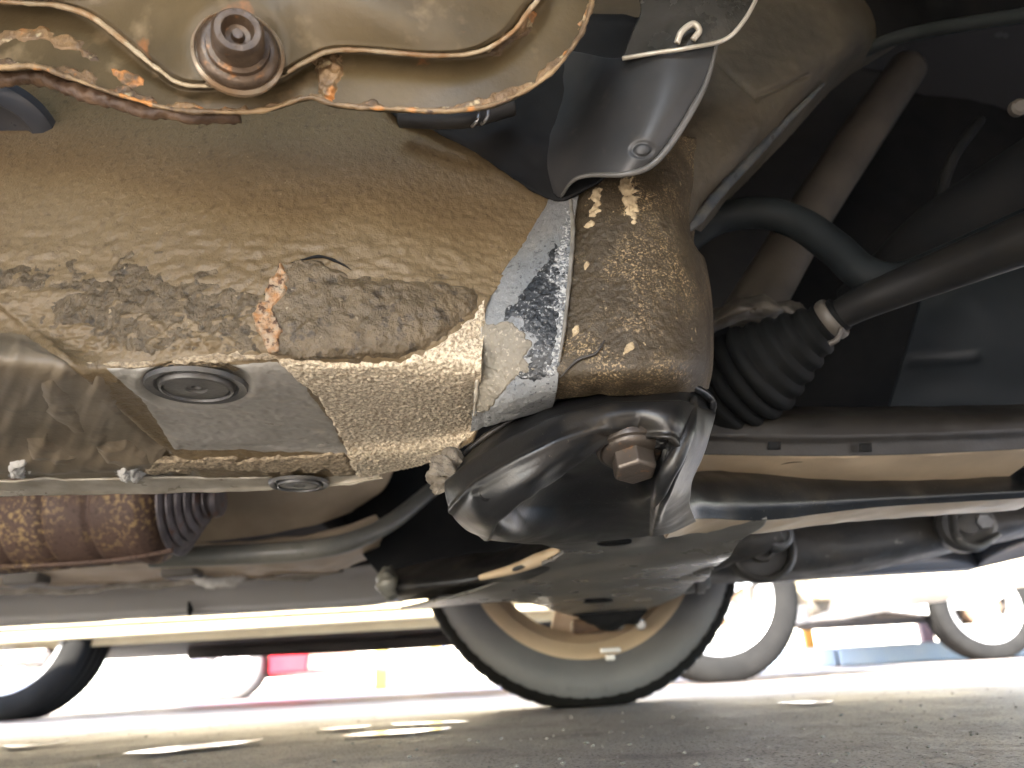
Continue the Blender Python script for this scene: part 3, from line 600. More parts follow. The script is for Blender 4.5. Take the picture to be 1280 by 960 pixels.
# lower plate running across the car to the far side
ZP = .152
plate_rows = [bz([(640, 672), (690, 674), (735, 672), (800, 664), (880, 655), (960, 652)], ZP + .006),
              bz([(686, 684), (712, 684), (745, 682), (805, 678), (872, 671), (950, 664)], ZP + .002),
              bz([(702, 694), (725, 696), (755, 696), (810, 694), (862, 687), (915, 679)], ZP),
              bz([(650, 716), (700, 718), (745, 719), (800, 716), (850, 706), (895, 695)], ZP + .004),
              bz([(566, 737), (640, 739), (716, 742), (790, 740), (845, 726), (885, 709)], ZP),
              bz([(500, 752), (640, 751), (712, 768), (752, 777), (800, 765), (852, 742)], ZP + .004)]
PLATE = mat('satin_black_plate', (.085, .085, .083), (.14, .132, .115), 12, .30, .06, bumps=((300, .0002),), spec=.7, specks=(((.17, .15, .115), 9, .54, .72),))
def plated(px, py, p):
    ln1 = (py - 712 + .16 * (px - 700)); ln2 = (py - 738 + .10 * (px - 700))
    return .0012*fbm(p*np.array([1, .3, 1]), 14, 3) + .0050*np.tanh(ln1/3.0) - .0040*np.tanh(ln2/3.0) - .007*np.exp(-(((px-832)/20.0)**2+((py-676)/6.0)**2)) + .004*np.exp(-(((px-770)/30.0)**2+((py-680)/7.0)**2))
plate = sheet('subframe_plate', plate_rows, PLATE, car, (150, 170), plated, .003, 'satin black stamped lower plate of the subframe')
arm_rows = [wl([(488, 712), (560, 698), (620, 688), (665, 676), (700, 664)], [.98, .93, .86, .80, .76]),
            wl([(486, 728), (560, 718), (620, 708), (668, 694), (706, 680)], [.95, .88, .80, .74, .72]),
            wl([(492, 744), (562, 735), (622, 724), (674, 708), (712, 692)], [.95, .88, .80, .74, .72]),
            wl([(500, 752), (566, 745), (640, 738), (690, 724), (730, 706)], [1.0, .95, .90, .84, .82])]
sheet('far_mounting_arm', arm_rows, BLACK, car, (50, 90), lambda px, py, p: .002*fbm(p, 20, 2), .003, 'black far arm of the subframe')
tube('arm_ridge', [(600, 722, .79), (640, 712, .77), (672, 700, .735), (702, 688, .715)], [.003, .005, .0065, .005], BOUNCETAN, car, 50, 12)  # pale tan puts the arm's lit lip into the colour
tube('arm_end', [(486, 714, .96), (484, 730, .94), (492, 746, .95)], [.008, .014, .008], DUSTBLACK, car, 30, 14, disp=.3)
def hole(px, py, Z, rx, parent, nm='drain_hole', Y=None):
    c = PZ(px, py, Z) if Y is None else P(px, py, Y)
    return lathe(nm, [(rx*1.04, .0006), (rx*1.03, -.0006), (rx, -.0008), (rx*.97, .0), (rx*.9, .004), (.0001, .004)], c, (0, 0, 1), DARK, parent, seg=32)
hole(768, 678, ZP - .001, .013, plate); hole(748, 752, ZP - .003, .020, plate); hole(672, 730, ZP - .001, .007, plate)
# right-hand channel of the subframe
chan_rows = [wl([(850, 594), (890, 588), (960, 586), (1100, 588), (1310, 584)], [.53, .585, .62, .66, .69]),
             wl([(846, 608), (885, 602), (960, 602), (1100, 602), (1310, 596)], [.505, .55, .585, .625, .65]),
             wl([(844, 630), (885, 626), (960, 628), (1100, 620), (1310, 610)], [.50, .54, .575, .612, .635]),
             wl([(844, 652), (885, 648), (960, 650), (1100, 634), (1310, 621)], [.505, .545, .582, .615, .638])]
chan = sheet('subframe_channel', chan_rows, BLACK, car, (60, 160), lambda px, py, p: .0008*fbm(p, 30, 2), .003, 'glossy black side channel of the subframe')
under_rows = [wl([(846, 653), (885, 647), (960, 649), (1100, 633), (1310, 620)], [.508, .547, .584, .617, .640]),
              bz([(815, 668), (885, 660), (965, 656), (1100, 642), (1310, 629)], ZP + .007),
              bz([(835, 692), (905, 678), (985, 667), (1105, 655), (1310, 640)], ZP + .008)]
CH = [under_rows[0], [np.array([q[0], q[1] + .022, q[2] - .002]) for q in under_rows[0]], [np.array([q[0], q[1] + .046, q[2] - .003]) for q in under_rows[0]]]
cu_ = sheet('channel_underside', CH, BOUNCETAN, car, (24, 160), lambda px, py, p: .0008*fbm(p, 40, 2), .003, 'dusty tan underside of the side channel, ground bounce painted in')
hole(1182, 628, 0, .007, cu_, Y=.66)
# upper crossbeam
beam_rows = [wl([(868, 500), (1000, 508), (1140, 508), (1310, 505)], [.60, .60, .61, .62]),
             wl([(868, 516), (1000, 520), (1140, 520), (1310, 516)], [.562, .565, .575, .59]),
             wl([(868, 540), (1000, 542), (1140, 540), (1310, 534)], [.556, .558, .568, .585]),
             wl([(868, 552), (1000, 556), (1140, 553), (1310, 547)], [.560, .562, .572, .59]),
             wl([(868, 568), (1000, 570), (1140, 568), (1310, 560)], [.562, .564, .574, .592])]
beam = sheet('crossbeam', beam_rows, mat('brown_dusty_black', (0.0255, 0.0221, 0.01785), (0.01785, 0.01572, 0.01317), 14, .5, bumps=((250, .0003),)), car, (60, 140), lambda px, py, p: .0006*fbm(p, 40, 2), .003, 'dusty brown-black crossbeam')
e0 = [P(868, 568, .564), P(1000, 570, .566), P(1140, 568, .576), P(1310, 560, .594)]
bu = sheet('crossbeam_underside', [e0, [q + np.array([0, .03, -.005]) for q in e0], [q + np.array([0, .06, -.010]) for q in e0]], BOUNCETAN, car, (20, 140), lambda px, py, p: .0006*fbm(p, 40, 2), .003, 'dusty tan underside of the crossbeam, ground bounce painted in')
for x, y, r_ in ((988, 583, .015), (1083, 580, .0085), (1122, 577, .005)):
    c = P(x, y, .60); c[2] = e0[1][2] + (e0[2][2]-e0[1][2])*.4 - .001; q = PZ(x, y, c[2])
    lathe('drain_hole', [(r_*1.04, .0006), (r_*1.03, -.0006), (r_, -.0008), (r_*.95, .001), (.0001, .003)], q, (0, 0, 1), DARK, bu, seg=32)
for x, y in ((968, 556), (1082, 559)):
    sheet('slot', [wl([(x-8, y-5), (x+8, y-5)], [.5595]*2), wl([(x-8, y+6), (x+8, y+6)], [.5605]*2)], DARK, beam, (4, 4), None, .001)

# ---- steering rack boot, tie rod, anti-roll bar, driveshaft
a_, b_ = P(1050, 392, .505), P(880, 508, .585)
axv = b_ - a_; Lb = np.linalg.norm(axv)
prof = [(.008, -.004), (.013, 0), (.0135, .010), (.0165, .012)]
nb = 8
for k in range(nb):
    t0 = .016 + (Lb - .03) * k / nb; dt = (Lb - .03) / nb; r1 = .019 + .020 * min(1, (k + .3) / 4.5)
    prof += [(r1 - .005, t0), (r1 - .001, t0 + dt*.25), (r1, t0 + dt*.5), (r1 - .001, t0 + dt*.75)]
prof += [(.036, Lb - .01), (.036, Lb + .03)]
boot = lathe('steering_boot', prof, a_, axv, mat('dull_rubber_boot', (0.0036, 0.0042, 0.0042), (0.00612, 0.00672, 0.0066), 25, .75, spec=.2), car, seg=48, label='ribbed black rubber steering boot')
lathe('boot_clip', [(.0150, .003), (.0162, .005), (.0162, .009), (.0150, .011)], a_, axv, DULLTAN, boot, seg=30)
tube('clip_tail', [(1036, 430, .50), (1046, 424, .497), (1052, 410, .496)], .002, DULLTAN, boot, 20, 8)
tube('tie_rod', [(1030, 405, .515), (1080, 378, .49), (1180, 338, .45), (1320, 284, .39)], [.010, .012, .014, .016], mat('dark_tie_rod', (.012, .012, .012), (.018, .017, .015), 30, .5, spec=.3), car, 50, 18, label='dark steel tie rod')
tube('anti_roll_bar', [(800, 345, .52), (856, 300, .53), (896, 274, .535), (950, 266, .535), (1000, 280, .53), (1045, 312, .52), (1080, 342, .51), (1125, 350, .50), (1190, 326, .48), (1320, 268, .44)], [.0125, .0130, .0135, .0130], mat('dusty_black_bar', (0.008, 0.0105, 0.0117), (0.012, 0.0154, 0.0162), 20, .65, spec=.25), car, 120, 20, label='bent dusty black anti-roll bar')
tube('driveshaft', [(1060, 372, .66), (1110, 336, .60), (1180, 300, .54), (1330, 220, .46)], [.012, .018, .032, .038], DARK, car, 50, 24, label='black driveshaft in the wheel well')
tube('strut_tube', [(1135, 85, .78), (1090, 150, .76), (1020, 255, .73), (975, 330, .71), (935, 400, .70)], [.023, .025, .025, .026, .028], DULLTAN, car, 60, 24, label='dull tan steel tube')
sheet('rack_bracket', [wl([(890, 388), (935, 372), (1000, 378)], [.60, .58, .60]), wl([(892, 400), (940, 384), (1010, 392)], [.575, .56, .575]), wl([(880, 425), (930, 400), (1020, 410)], [.60, .58, .60])], mat('dusty_casting', (.10, .085, .065), (.07, .06, .048), 40, .55, bumps=((200, .0008),)), car, (20, 40), lambda px, py, p: .003*fbm(p, 70, 2), .004)
sheet('bay_side_panel', [wl([(1010, 95), (1060, 85), (1120, 90)], [.86, .86, .86]), wl([(950, 180), (1010, 170), (1080, 170)], [.85, .85, .85]), wl([(880, 290), (950, 285), (1000, 290)], [.84, .84, .84]), wl([(860, 400), (905, 400), (945, 400)], [.83, .83, .83])], mat('dim_brown_panel', (0.0385, 0.0384, 0.0361), (0.028, 0.028, 0.0285), 12, .6), car, (40, 30), None, .003)
sheet('lower_splash_panel', [wl([(1160, 330), (1220, 310), (1330, 280)], [.74, .72, .70]), wl([(1140, 410), (1220, 400), (1330, 380)], [.74, .72, .70]), wl([(1112, 500), (1220, 490), (1330, 480)], [.74, .72, .70]), wl([(1100, 540), (1220, 530), (1330, 520)], [.74, .72, .70])], mat('slate_plastic', (0.01275, 0.01804, 0.02306), (0.0105, 0.01462, 0.01856), 9, .5), car, (50, 50), lambda px, py, p: .002*fbm(p, 18, 2) - .004*np.exp(-((py-448+.06*(px-1180))/4.0)**2)*smooth(1120, 1140, px)*(1-smooth(1215, 1230, px)), .003, 'slate grey plastic splash panel')
lathe('liner_bolt', [(.006, -.004), (.006, .001), (.004, .003), (.0001, .003)], P(1274, 134, .45), (-.1, -1, -.4), DULLTAN, car, seg=20)
tube('brake_hose', [(1225, 150, .60), (1190, 200, .58), (1175, 260, .57), (1200, 310, .55), (1245, 330, .53)], .005, DARK, car, 50, 12, label='thin black brake hose')
# dark walls of the engine bay
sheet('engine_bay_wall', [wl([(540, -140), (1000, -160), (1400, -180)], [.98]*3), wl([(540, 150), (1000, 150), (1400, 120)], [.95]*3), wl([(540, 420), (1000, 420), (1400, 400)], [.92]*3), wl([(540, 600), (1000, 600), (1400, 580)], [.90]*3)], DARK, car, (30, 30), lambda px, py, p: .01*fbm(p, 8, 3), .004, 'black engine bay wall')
tube('wheel_arch_edge', [(1010, 125, .62), (1050, 85, .60), (1100, 55, .56), (1160, 38, .52), (1260, 22, .46), (1340, 10, .42)], [.004, .006, .006, .005], mat('dark_arch_edge', (.03, .036, .036), (.04, .045, .045), 30, .45), car, 60, 12)
sheet('wheel_arch_liner', [wl([(1010, 120), (1110, 52), (1260, 20), (1400, 0)], [.63, .56, .46, .40]), wl([(1040, 60), (1120, 0), (1260, -40), (1400, -60)], [.60, .52, .43, .38]), wl([(1040, -20), (1120, -60), (1260, -100), (1400, -120)], [.55, .48, .40, .36])], DARK, car, (30, 40), lambda px, py, p: .003*fbm(p, 30, 2), .003)

sheet('far_dark_backing', [wl([(420, 560), (560, 560), (760, 560)], [1.24]*3), wl([(430, 650), (560, 650), (760, 650)], [1.24]*3), wl([(470, 712), (560, 716), (700, 716)], [1.25]*3), wl([(505, 738), (560, 742), (690, 740)], [1.26]*3)], DARK, car, (24, 24), lambda px, py, p: .008*fbm(p, 9, 3), .004, 'black backing sheet for the dark gap by the far wheel')  # black sheet added behind the gap so it stays dark
# ---- far side: beam, bushings, lower arm hardware
far_rows = [wl([(860, 628), (1000, 622), (1130, 615), (1310, 600)], [1.18, 1.17, 1.16, 1.15]),
            wl([(870, 655), (1000, 650), (1130, 640), (1310, 622)], [1.10, 1.09, 1.08, 1.08]),
            wl([(880, 690), (1000, 682), (1130, 672), (1310, 645)], [1.08, 1.07, 1.06, 1.06]),
            wl([(885, 716), (1000, 712), (1100, 700), (1310, 658)], [1.10, 1.09, 1.08, 1.08]),
            wl([(885, 730), (1000, 724), (1095, 712), (1310, 664)], [1.16, 1.15, 1.14, 1.14])]
FAR = mat('dusty_grey_black_beam', (.045, .046, .048), (.065, .06, .054), 20, .5, bumps=((200, .0006),), specks=(((.20, .19, .17), 90, .66, .72),))
farb = sheet('far_beam', far_rows, FAR, car, (50, 110), lambda px, py, p: .0015*fbm(p, 40, 3), .004, 'dusty grey-black far beam')
bs = P(952, 686, 1.02); bd = np.array([-.15, -1, -.05])
bush = lathe('bushing', [(.034, -.05), (.042, -.05), (.044, 0), (.040, .006), (.036, .004), (.034, -.012), (.017, -.010), (.016, .012), (.012, .013), (.011, .004), (.0001, .004)], bs, bd, FAR, car, seg=48, label='round rubber bushing')
tube('control_link', [(870, 700, 1.06), (905, 688, 1.03), (945, 676, .995), (975, 665, .985)], [.022, .020, .018, .014], FAR, car, 40, 18)
lathe('link_bolt', [(.019, -.02), (.019, .004), (.017, .008), (.013, .008), (.012, .002), (.0001, .002)], P(972, 668, .985), (-.1, -1, .05), STEELGREY, bush, seg=32)
b2 = lathe('bushing', [(.034, -.04), (.036, 0), (.030, .006), (.014, .004), (.013, .012), (.0001, .014)], P(1208, 656, 1.03), (-.3, -1, -.05), FAR, car, seg=40)
lathe('bushing_nut', [(.010, .01), (.010, .022), (.0001, .022)], P(1226, 654, 1.03), (-.3, -1, -.05), STEELGREY, b2, sides=6)
tube('bushing_strap', [(1190, 640, 1.01), (1196, 672, 1.0), (1220, 684, 1.0), (1248, 668, 1.01)], [.005, .006, .006, .004], FAR, b2, 40, 10)
tube('ball_joint_sleeve', [(770, 728, 1.12), (820, 726, 1.11), (862, 722, 1.10), (882, 718, 1.10)], [.014, .021, .021, .019], STEELGREY, car, 40, 20, label='grey forged ball joint sleeve')
lathe('sleeve_collar', [(.018, -.006), (.024, -.005), (.024, .005), (.018, .006)], P(872, 720, 1.09), (1, 0, .04), STEELGREY, car, seg=30)
lathe('pinch_nut', [(.013, 0), (.013, .018), (.0001, .018)], P(878, 692, 1.05), (.3, -1, -.2), STEELGREY, car, sides=6)
lathe('pinch_washer', [(.018, -.003), (.018, .003), (.0001, .003)], P(894, 690, 1.045), (1, -.2, 0), STEELGREY, car, seg=24)
tube('stud_bolt', [(802, 706, 1.10), (840, 704, 1.08), (880, 700, 1.06)], .008, DARKRUST, car, 20, 12)
lathe('pinch_nut', [(.011, 0), (.011, .014), (.0001, .014)], P(834, 708, 1.07), (.9, -1, -.2), DARKRUST, car, sides=6)
tube('clamp_strap', [(846, 712, 1.06), (870, 712, 1.05), (892, 708, 1.05), (898, 698, 1.05)], .006, DULLTAN, car, 24, 10)

# ---- far front wheel
Rt = .308
YW = 1.57
fw = wheel(car, (XW, YW, Rt - .004), Rt, .21, RIMT, .217, facing=1, rot=.61, tyre_mat=mat('dusty_tyre_rubber', (0.1176, 0.1204, 0.1265), (0.1372, 0.1397, 0.1452), 10, .55, .08, bumps=((160, .0004),)))
fw['label'] = 'far front wheel with tan dusty rim'
lathe('brake_disc', [(.03, -.03), (.075, -.03), (.08, -.012), (.140, -.012), (.140, .010), (.05, .010)], (XW, YW - .0, Rt), (0, 1, 0), DARKRUST, fw, seg=60)
sheet('hub_carrier', [wl([(690, 735), (750, 735), (830, 725)], [1.40]*3), wl([(694, 752), (750, 757), (820, 748)], [1.38]*3), wl([(712, 766), (755, 782), (808, 765)], [1.38]*3), wl([(735, 780), (760, 790), (795, 778)], [1.40]*3)], DARK, fw, (24, 30), lambda px, py, p: .006*fbm(p, 30, 2), .02)
box('brake_caliper', tuple(P(716, 792, 1.45)), tuple(P(756, 772, 1.45) + np.array([0, .05, 0])), DARKRUST, fw, .006)
for x in (773, 800): lathe('guide_pin', [(.009, -.02), (.010, .005), (.007, .010), (.0001, .010)], P(x, 780, 1.42), (0, -1, -.1), BRIGHT, fw, seg=20)
wt = P(763, 813, YW - .105); box('balance_weight', (wt[0]-.018, wt[1]-.004, wt[2]-.004), (wt[0]+.018, wt[1]+.02, wt[2]+.005), ALLOY, fw, .002)
wt = P(763, 821, YW - .108); box('balance_weight', (wt[0]-.008, wt[1]-.004, wt[2]-.006), (wt[0]+.008, wt[1]+.02, wt[2]+.004), ALLOY, fw, .002)
box('well_light_block', (XW + .56, YN + .03, .34), (XW + .57, .42, .85), UNDER, car, 0)  # unseen panel added to keep light out of the right wheel well
tp = [(Rt - .020, -1.01), (Rt - .009, -.96), (Rt - .003, -.86), (Rt + .0008, -.70)]
for q_ in (-.42, 0, .42): tp += [(Rt + .0008, q_ - .07), (Rt - .006, q_ - .05), (Rt - .006, q_ + .05), (Rt + .0008, q_ + .07)]
tp += [(r_, -y_) for r_, y_ in tp[3::-1]]
tr = lathe('tread', [(r_, y_ * .106) for r_, y_ in tp], (XW, YW, Rt - .004), (0, 1, 0), TYRE, fw, seg=240, radial=lambda r_, z_, th: (-.0018 if int(round(th / (2*math.pi) * 240)) % 4 == 0 and abs(z_) > .05 else 0), caps=False)
co = np.empty(len(tr.data.vertices) * 3); tr.data.vertices.foreach_get('co', co); co = co.reshape(-1, 3); co[:, 2] = np.maximum(co[:, 2], .0020)
tr.data.vertices.foreach_set('co', co.ravel()); tr.data.update()
v, f = [], []
for k in range(15):                           # worn, unreadable raised marks on the sidewall
    th = -math.pi/2 - .19 + .021*k; hh = .010; ww = .0016 if k % 3 else .003; t_ = th + .01 * random.uniform(-1, 1)
    for (rr, dt) in ((.268, -ww/.27), (.268, ww/.27), (.268 + hh, ww/.27), (.268 + hh, -ww/.27)):
        for yy in (YW - .1112, YW - .108): v.append((XW + rr*math.cos(t_ + dt), yy, Rt - .004 + rr*math.sin(t_ + dt)))
    q = len(v) - 8
    f += [(q, q+2, q+4, q+6), (q, q+1, q+3, q+2), (q+2, q+3, q+5, q+4), (q+4, q+5, q+7, q+6), (q+6, q+7, q+1, q)]
sm = raw('sidewall_relief', v, f, MATS['dusty_tyre_rubber'], fw, shade=False); sm['kind'] = 'stuff'
# near front wheel, beside and behind the viewpoint
nw = wheel(car, (XW + .16, -.18, Rt - .004), Rt, .21, RIMT, .229, facing=-1, rot=.2)
lathe('brake_disc', [(.03, -.03), (.075, -.03), (.08, -.012), (.140, -.012), (.140, .010), (.05, .010)], (XW + .16, -.18, Rt), (0, 1, 0), DARKRUST, nw, seg=60)
# liner over the far wheel
nseg = 24; v = []; f = []
for k in range(nseg + 1):
    th = math.pi * k / nseg
    for (rr, y) in ((.33, 1.405), (.372, 1.40), (.375, 1.69)): v.append((XW + rr*math.cos(th), y, Rt + rr*math.sin(th) + .0))
for k in range(nseg):
    for j in range(2): a = k*3 + j; f.append((a, a+1, a+4, a+3))
o = raw('wheel_arch_liner', v, f, DARK, car); solid(o, .003)

# ---- exhaust, tunnel and far sill
e1, e2 = P(-90, 648, .88), P(216, 628, .88)
Le = np.linalg.norm(e2 - e1); prof = [(.02, -.002), (.065, 0)]
def rad_at(s): return .072 - .006 * s / Le
ss = np.linspace(.004, Le - .012, 140)
for s in ss:
    rib = sum(np.exp(-((s - Le * q) / .004) ** 2) for q in (.09, .26, .43, .60, .77))
    prof.append((rad_at(s) - .004 * rib + .003*np.exp(-((s - Le + .02) / .01)**2), s))
prof += [(.055, Le), (.03, Le + .004)]
ex_ = lathe('exhaust_heat_shield', prof, e1, e2 - e1, EXH, car, seg=64, label='rust-red ribbed exhaust heat shield')
tube('shield_seam', [P(-90, 712, .85), P(60, 706, .852), P(150, 699, .853), P(216, 688, .854)], .0028, EXH, ex_, 50, 8)
e3 = P(270, 624, .88); Lf = np.linalg.norm(e3 - e2); prof = [(.03, 0)]
for k in range(6):
    t0 = .006 + (Lf - .01) * k / 6; d_ = (Lf - .01) / 6; rr = .062 - .008 * k
    prof += [(rr - .007, t0), (rr, t0 + d_*.3), (rr, t0 + d_*.6), (rr - .007, t0 + d_*.95)]
prof += [(.022, Lf), (.020, Lf + .006)]
lathe('flexible_exhaust_joint', prof, e2, e3 - e2, FLEX, car, seg=48, label='grey corrugated exhaust joint')
tube('brake_pipe_cover', [(190, 697, 1.0), (300, 693, 1.0), (380, 688, 1.0), (440, 676, 1.02), (490, 652, 1.06), (540, 612, 1.12)], [.0135, .0135, .013, .012, .011], DUSTBLACK, car, 80, 18, label='long tan pipe along the tunnel')
TUN = mat('tunnel_tan', (0.4335, 0.3468, 0.2456), (0.3179, 0.2529, 0.1806), 10, .55, bumps=((120, .0006),))
sheet('tunnel_panel', [wl([(-100, 560), (200, 560), (380, 560), (500, 560)], [1.02, 1.02, 1.04, 1.10]), wl([(-100, 640), (200, 632), (370, 624), (480, 612)], [1.06, 1.06, 1.07, 1.12]), wl([(-100, 690), (200, 680), (350, 666), (440, 640)], [1.10, 1.10, 1.10, 1.14])], TUN, car, (40, 80), lambda px, py, p: .003*fbm(p, 14, 3), .003)
sheet('floor_edge_panel', [wl([(-100, 690), (200, 682), (360, 674), (420, 662), (470, 644)], [1.15, 1.15, 1.14, 1.12, 1.1]), wl([(-100, 716), (200, 704), (360, 696), (430, 686), (480, 664)], [1.20, 1.20, 1.19, 1.16, 1.14]), wl([(-100, 738), (100, 732), (260, 724), (400, 716), (470, 694)], [1.34, 1.34, 1.33, 1.32, 1.30])], TUN, car, (40, 90), lambda px, py, p: .003*fbm(p, 20, 3), .003, 'dusty tan stepped floor edge')
fl = sheet('flaking_edge', [wl([(-100, 740), (60, 736), (200, 727), (320, 722), (430, 715)], [1.335]*5), wl([(-100, 748), (60, 743), (200, 734), (320, 727), (430, 718)], [1.33]*5)], mat('pale_flaked_edge', (.30, .28, .25), (.14, .125, .105), 25, .6, bumps=((80, .002),)), car, (12, 140), lambda px, py, p: .006*fbm(p, 30, 3), .003, 'pale flaking edge above the sill')
tube('flake', [(236, 720, 1.32), (262, 728, 1.30), (290, 727, 1.30), (308, 722, 1.31)], [.003, .010, .010, .003], FLAKE, fl, 30, 10, squash=.4, disp=.4)
tube('fold_line', [(330, 724, 1.32), (400, 718, 1.32), (418, 714, 1.32), (440, 702, 1.31), (462, 684, 1.30)], .0025, mat('pale_fold', (.26, .23, .19)), fl, 50, 8)
for (x, y) in ((30, 722), (225, 712)):
    c = P(x, y, 1.24); box('floor_clip', tuple(c - [.028, .01, .012]), tuple(c + [.028, .03, .016]), DULLTAN, car, .005)
sill = sheet('far_sill', [wl([(-100, 738), (100, 732), (250, 724), (400, 714), (490, 700), (560, 670)], [1.36, 1.36, 1.36, 1.36, 1.36, 1.33]), wl([(-100, 752), (100, 745), (250, 737), (400, 730), (490, 718), (545, 700)], [1.42]*6), wl([(-100, 774), (100, 765), (250, 757), (400, 750), (480, 742), (530, 722)], [1.45]*6), wl([(-100, 787), (100, 776), (250, 767), (400, 760), (470, 754), (522, 740)], [1.455]*6), wl([(-100, 790), (100, 779), (250, 770), (400, 762), (470, 757), (526, 744)], [1.50]*6)], SILLP, car, (50, 120), lambda px, py, p: .0012*fbm(p, 12, 3), .003, 'smooth dark grey far sill')
tube('sill_drip', [(236, 752, 1.43), (238, 762, 1.435), (237, 769, 1.44)], [.002, .006, .003], DARK, sill, 14, 8)

# ================================================================ OTHER CARS
def parked_car(label, xa, xb, yn, Rw, oh_l, oh_r, color, sill_c, height=1.48, zb=.235, rim=ALLOY, style='spoke', width=1.76, rot=0.0, cat='car', spat=False, tyre_mat=TYRE, inset=.115, rimk=.68):
    """xa, xb: wheel centres; yn: body side facing us"""
    c = thing('car', label, cat, ((xa + xb) / 2, yn + width / 2, 0), 'cars parked across the lot')
    ra = Rw + .055
    x0, x1 = min(xa, xb) - oh_l, max(xa, xb) + oh_r
    wl_, wr_ = min(xa, xb), max(xa, xb)
    pr = [(x0 + .02, zb + .12), (wl_ - ra, zb + .02)]
    def arch(xc): return [(xc + ra * math.cos(t), Rw + ra * math.sin(t)) for t in np.linspace(math.pi * 1.03, -math.pi * .03, 17)]
    pr += ([] if spat else arch(wl_)) + arch(wr_) + [(wr_ + ra, zb + .02), (x1 - .02, zb + .03), (x1, .55), (x1 - .05, .86), (x1 - .55, .95), (x0 + .5, .95), (x0 + .04, .86), (x0, .55)]
    n = len(pr); v = [(x, yn, z) for x, z in pr] + [(x, yn + width, z) for x, z in pr]
    f = [tuple(range(n))[::-1], tuple(range(n, 2*n))] + [(i, (i+1) % n, n + (i+1) % n, n + i) for i in range(n)]
    b = raw('body', v, f, color, c, shade=False); md = b.modifiers.new('bevel', 'BEVEL'); md.width = .025; md.segments = 3; md.limit_method = 'ANGLE'
    gx0, gx1 = x0 + .45, x1 - .6
    lowr = [(gx0, .93), (gx1, .93)]; top = [(gx0 + .45, height), (gx1 - .55, height)]
    v = []
    for (yy, ins) in ((yn + .03, .16), (yn + width - .03, -.16)):
        v += [(gx0, yy, .93), (gx1, yy, .93), (gx1 - .55, yy + ins, height), (gx0 + .45, yy + ins, height)]
    r_ = raw('cabin', v, [(0, 1, 2, 3), (7, 6, 5, 4), (0, 3, 7, 4), (1, 5, 6, 2), (3, 2, 6, 7)], color, c, shade=False)
    nn = 3
    for k in range(nn):
        a0, a1 = k / nn + .03, (k + 1) / nn - .03
        q = []
        for (aa, t) in ((a0, .12), (a1, .12), (a1, .88), (a0, .88)):
            lx = gx0 + (gx1 - gx0) * aa; tx = gx0 + .45 + (gx1 - .55 - gx0 - .45) * aa
            q.append((lx + (tx - lx) * t, yn + .03 + .16 * t - .004, .93 + (height - .93) * t))
        raw('side_window', q, [(0, 1, 2, 3)], GLASS, r_, shade=False)
    # sill moulding and pinch flange between the arches
    sl = [(x0 + .05 if spat else wl_ + ra + .02, 0), (wr_ - ra - .02, 0)]
    sy = [(yn - .012, zb + .15), (yn - .022, zb + .12), (yn - .016, zb + .07), (yn + .02, zb + .045), (yn + .05, zb + .035), (yn + .052, zb), (yn + .06, zb), (yn + .062, zb + .1), (yn + .05, zb + .16)]
    v = [(x, y, z) for x in (sl[0][0], sl[1][0]) for y, z in sy]; k = len(sy)
    raw('sill', v, [(i, (i+1) % k, k + (i+1) % k, k + i) for i in range(k)] + [tuple(range(k))[::-1], tuple(range(k, 2*k))], sill_c, c, shade=False)
    box('underbody', (x0 + .35, yn + .10, zb + .02), (x1 - (1.2 if spat else .35), yn + width - .1, .5), UNDER, c, .03)
    tube('exhaust_pipe', [np.array([wl_ + .3, yn + .9, zb]), np.array([(wl_+wr_)/2, yn + .85, zb - .01]), np.array([wr_ - .2, yn + .9, zb + .01])], .03, UNDER, c, 20, 12)
    for xx in (wl_, wr_):
        for (yy, fc) in ((yn + inset, -1),):
            wheel(c, (xx, yy, Rw - .004), Rw, .20, rim, Rw * rimk, facing=fc, style=style, rot=rot, spokes=5, tyre_mat=tyre_mat)
            lathe('brake_drum', [(.02, -.05), (.12, -.05), (.12, .03), (.02, .03)], (xx, yy, Rw), (0, 1, 0), DARKRUST, c, seg=30)
    return c, x0, x1
YA = 2.80
xa = float(P(0, 800, YA)[0]); xb = float(P(897, 760, YA)[0])
CREAM = mat('cream_paint', (.66, .58, .40), (.62, .54, .37), 4, .3, .04, coat=.5)
CREAMS = mat('cream_sill_paint', (.55, .47, .30), (.48, .40, .25), 14, .42, .05, bumps=((60, .001),))
adj, ax0, ax1 = parked_car('cream car in the next bay, behind the far front wheel, with five-spoke alloys', xa, xb, YA, .302, .82, 1.15, CREAM, CREAMS, rot=.3, spat=True)
for (xx, zz) in ((xb + .42, .25),):
    sheet('mud_flap', [[np.array([xx - .07, YA + .08, .40]), np.array([xx + .02, YA + .08, .40])], [np.array([xx - .07, YA + .08, .30]), np.array([xx + .02, YA + .08, .30])], [np.array([xx - .08, YA + .08, .20]), np.array([xx - .01, YA + .08, .22])]], DULLTAN, adj, (6, 6), None, .006)
c0 = P(24, 822, YA + .05); box('jacking_bracket', tuple(c0 - [.11, .02, .03]), tuple(c0 + [.11, .06, .03]), FLEX, adj, .012)
YR = 6.4
xr = float(P(288, 850, YR)[0])
RED = mat('red_paint', (.55, .015, .03), (.5, .012, .025), 4, .3, .03, coat=.5)
parked_car('small red car with round white hubcaps, parked beyond the cream car', xr, xr - 2.4, YR, .24, .65, .62, RED, RED, rim=HUBCAP, style='cap', zb=.14, height=1.42, rimk=.6, tyre_mat=mat('grey_tyre', (.10, .10, .105), (.12, .12, .12), 8, .8, spec=.2))
bx1 = float(P(236, 850, 5.4)[0])
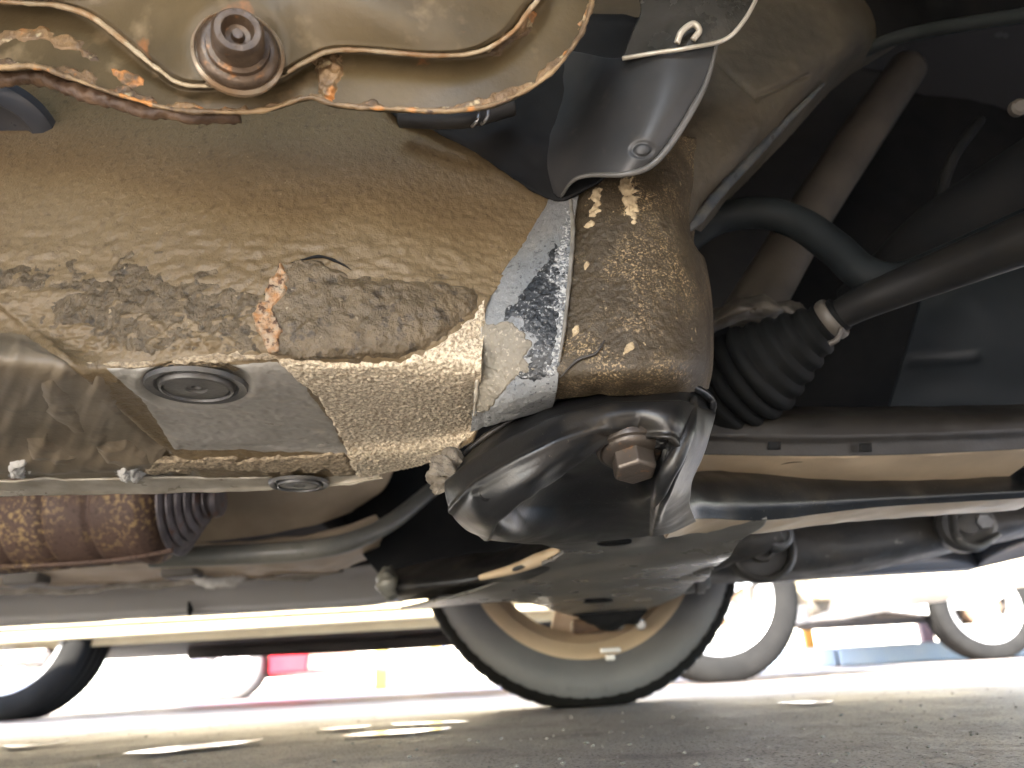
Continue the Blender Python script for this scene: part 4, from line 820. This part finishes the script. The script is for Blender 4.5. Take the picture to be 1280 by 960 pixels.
o = box('glare_block', (bx1 - 3.2, 5.4, 0), (bx1, 5.7, .62), mat('glare_white_paint', (.78, .77, .74), (.72, .71, .68), 3, .6, bumps=((40, .002),)), None, .04); o['label'] = 'long low white block added as glare beside the small red car'; o['category'] = 'glare_block'  # white block added as glare, hiding the rest of the red car
YB = 3.95 + 1.2
xw = float(P(1246, 800, YB)[0])
WHITE = mat('white_paint', (.78, .78, .76), (.75, .75, .73), 4, .3, .03, coat=.4)
parked_car('white car with bright thin-rimmed wheels behind a blue kerb', xw, xw + 2.6, YB, .33, 1.05, .8, WHITE, WHITE, rim=ALLOY, zb=.27, rot=.4)

# ---- far edge of the lot: building, posts
YBd = 17.0
bl = thing('building', 'low pale rendered building with orange fascia across the lot', 'building', (-2, YBd + 3, 0))
RENDER = mat('pale_render', (.72, .68, .58), (.68, .64, .55), 2, .8)
box('wall', (-16, YBd, 0), (14, YBd + 6, 4.2), RENDER, bl, .02)
box('fascia', (-16.2, YBd - .5, 2.6), (14.2, YBd - .02, 3.1), mat('orange_fascia', (.62, .20, .04), (.58, .18, .04), 3, .5), bl, .02)
for k in range(9):
    x = -14.5 + k * 3.2
    box('window', (x, YBd - .03, 1.0), (x + 1.6, YBd + .02, 2.2), GLASS, bl, .005)
def post(px, Y, wd, h, mt, label, cat='post'):
    x = float(P(px, 830, Y)[0]); nm = 'post'
    o = box(nm, (x - wd, Y - wd, 0), (x + wd, Y + wd, h), mt, None, wd * .3); o['label'] = label; o['category'] = cat; return o
YEL = mat('yellow_post_paint', (.62, .47, .13), (.58, .44, .12), 5, .5)
post(477, 9.0, .07, 1.6, YEL, 'pale yellow square post seen left of a thin blue pole'); post(545, 9.0, .06, 1.6, YEL, 'pale yellow square post right beside the thin blue pole')
post(556, 8.6, .018, 1.8, mat('blue_pole_paint', (.06, .14, .42), (.05, .12, .38), 5, .4), 'thin blue pole next to a yellow post', 'pole')
post(1016, 7.0, .04, 1.1, mat('orange_post_paint', (.65, .33, .06), (.6, .3, .05), 5, .5), 'slim orange post beyond the blue kerb')
post(1166, 7.2, .05, 1.2, mat('plum_post_paint', (.16, .10, .12), (.14, .09, .1), 5, .5), 'dark plum post beyond the blue kerb beside the white car')

# ---- loose grit on the asphalt
v, f = [], []
for k in range(900):
    y = .42 + 1.2 * random.random() ** 1.5; x = (random.random() * 2 - 1) * .75 * y
    s = .0007 + .0022 * random.random() ** 4; b0 = len(v)
    for (dx, dy, dz) in ((1, 0, .3), (-1, 0, .2), (0, 1, .3), (0, -1, .3), (.2, .1, 1), (0, 0, -.4)):
        v.append((x + s*dx*(.7+.6*random.random()), y + s*dy*(.7+.6*random.random()), s*.4 + s*dz*.8))
    f += [tuple(b0 + q for q in t) for t in ((0, 2, 4), (2, 1, 4), (1, 3, 4), (3, 0, 4), (2, 0, 5), (1, 2, 5), (3, 1, 5), (0, 3, 5))]
o = raw('grit', v, f, STONE, None, 'loose pale grit scattered over the asphalt', shade=False); o['kind'] = 'stuff'; o['category'] = 'grit'
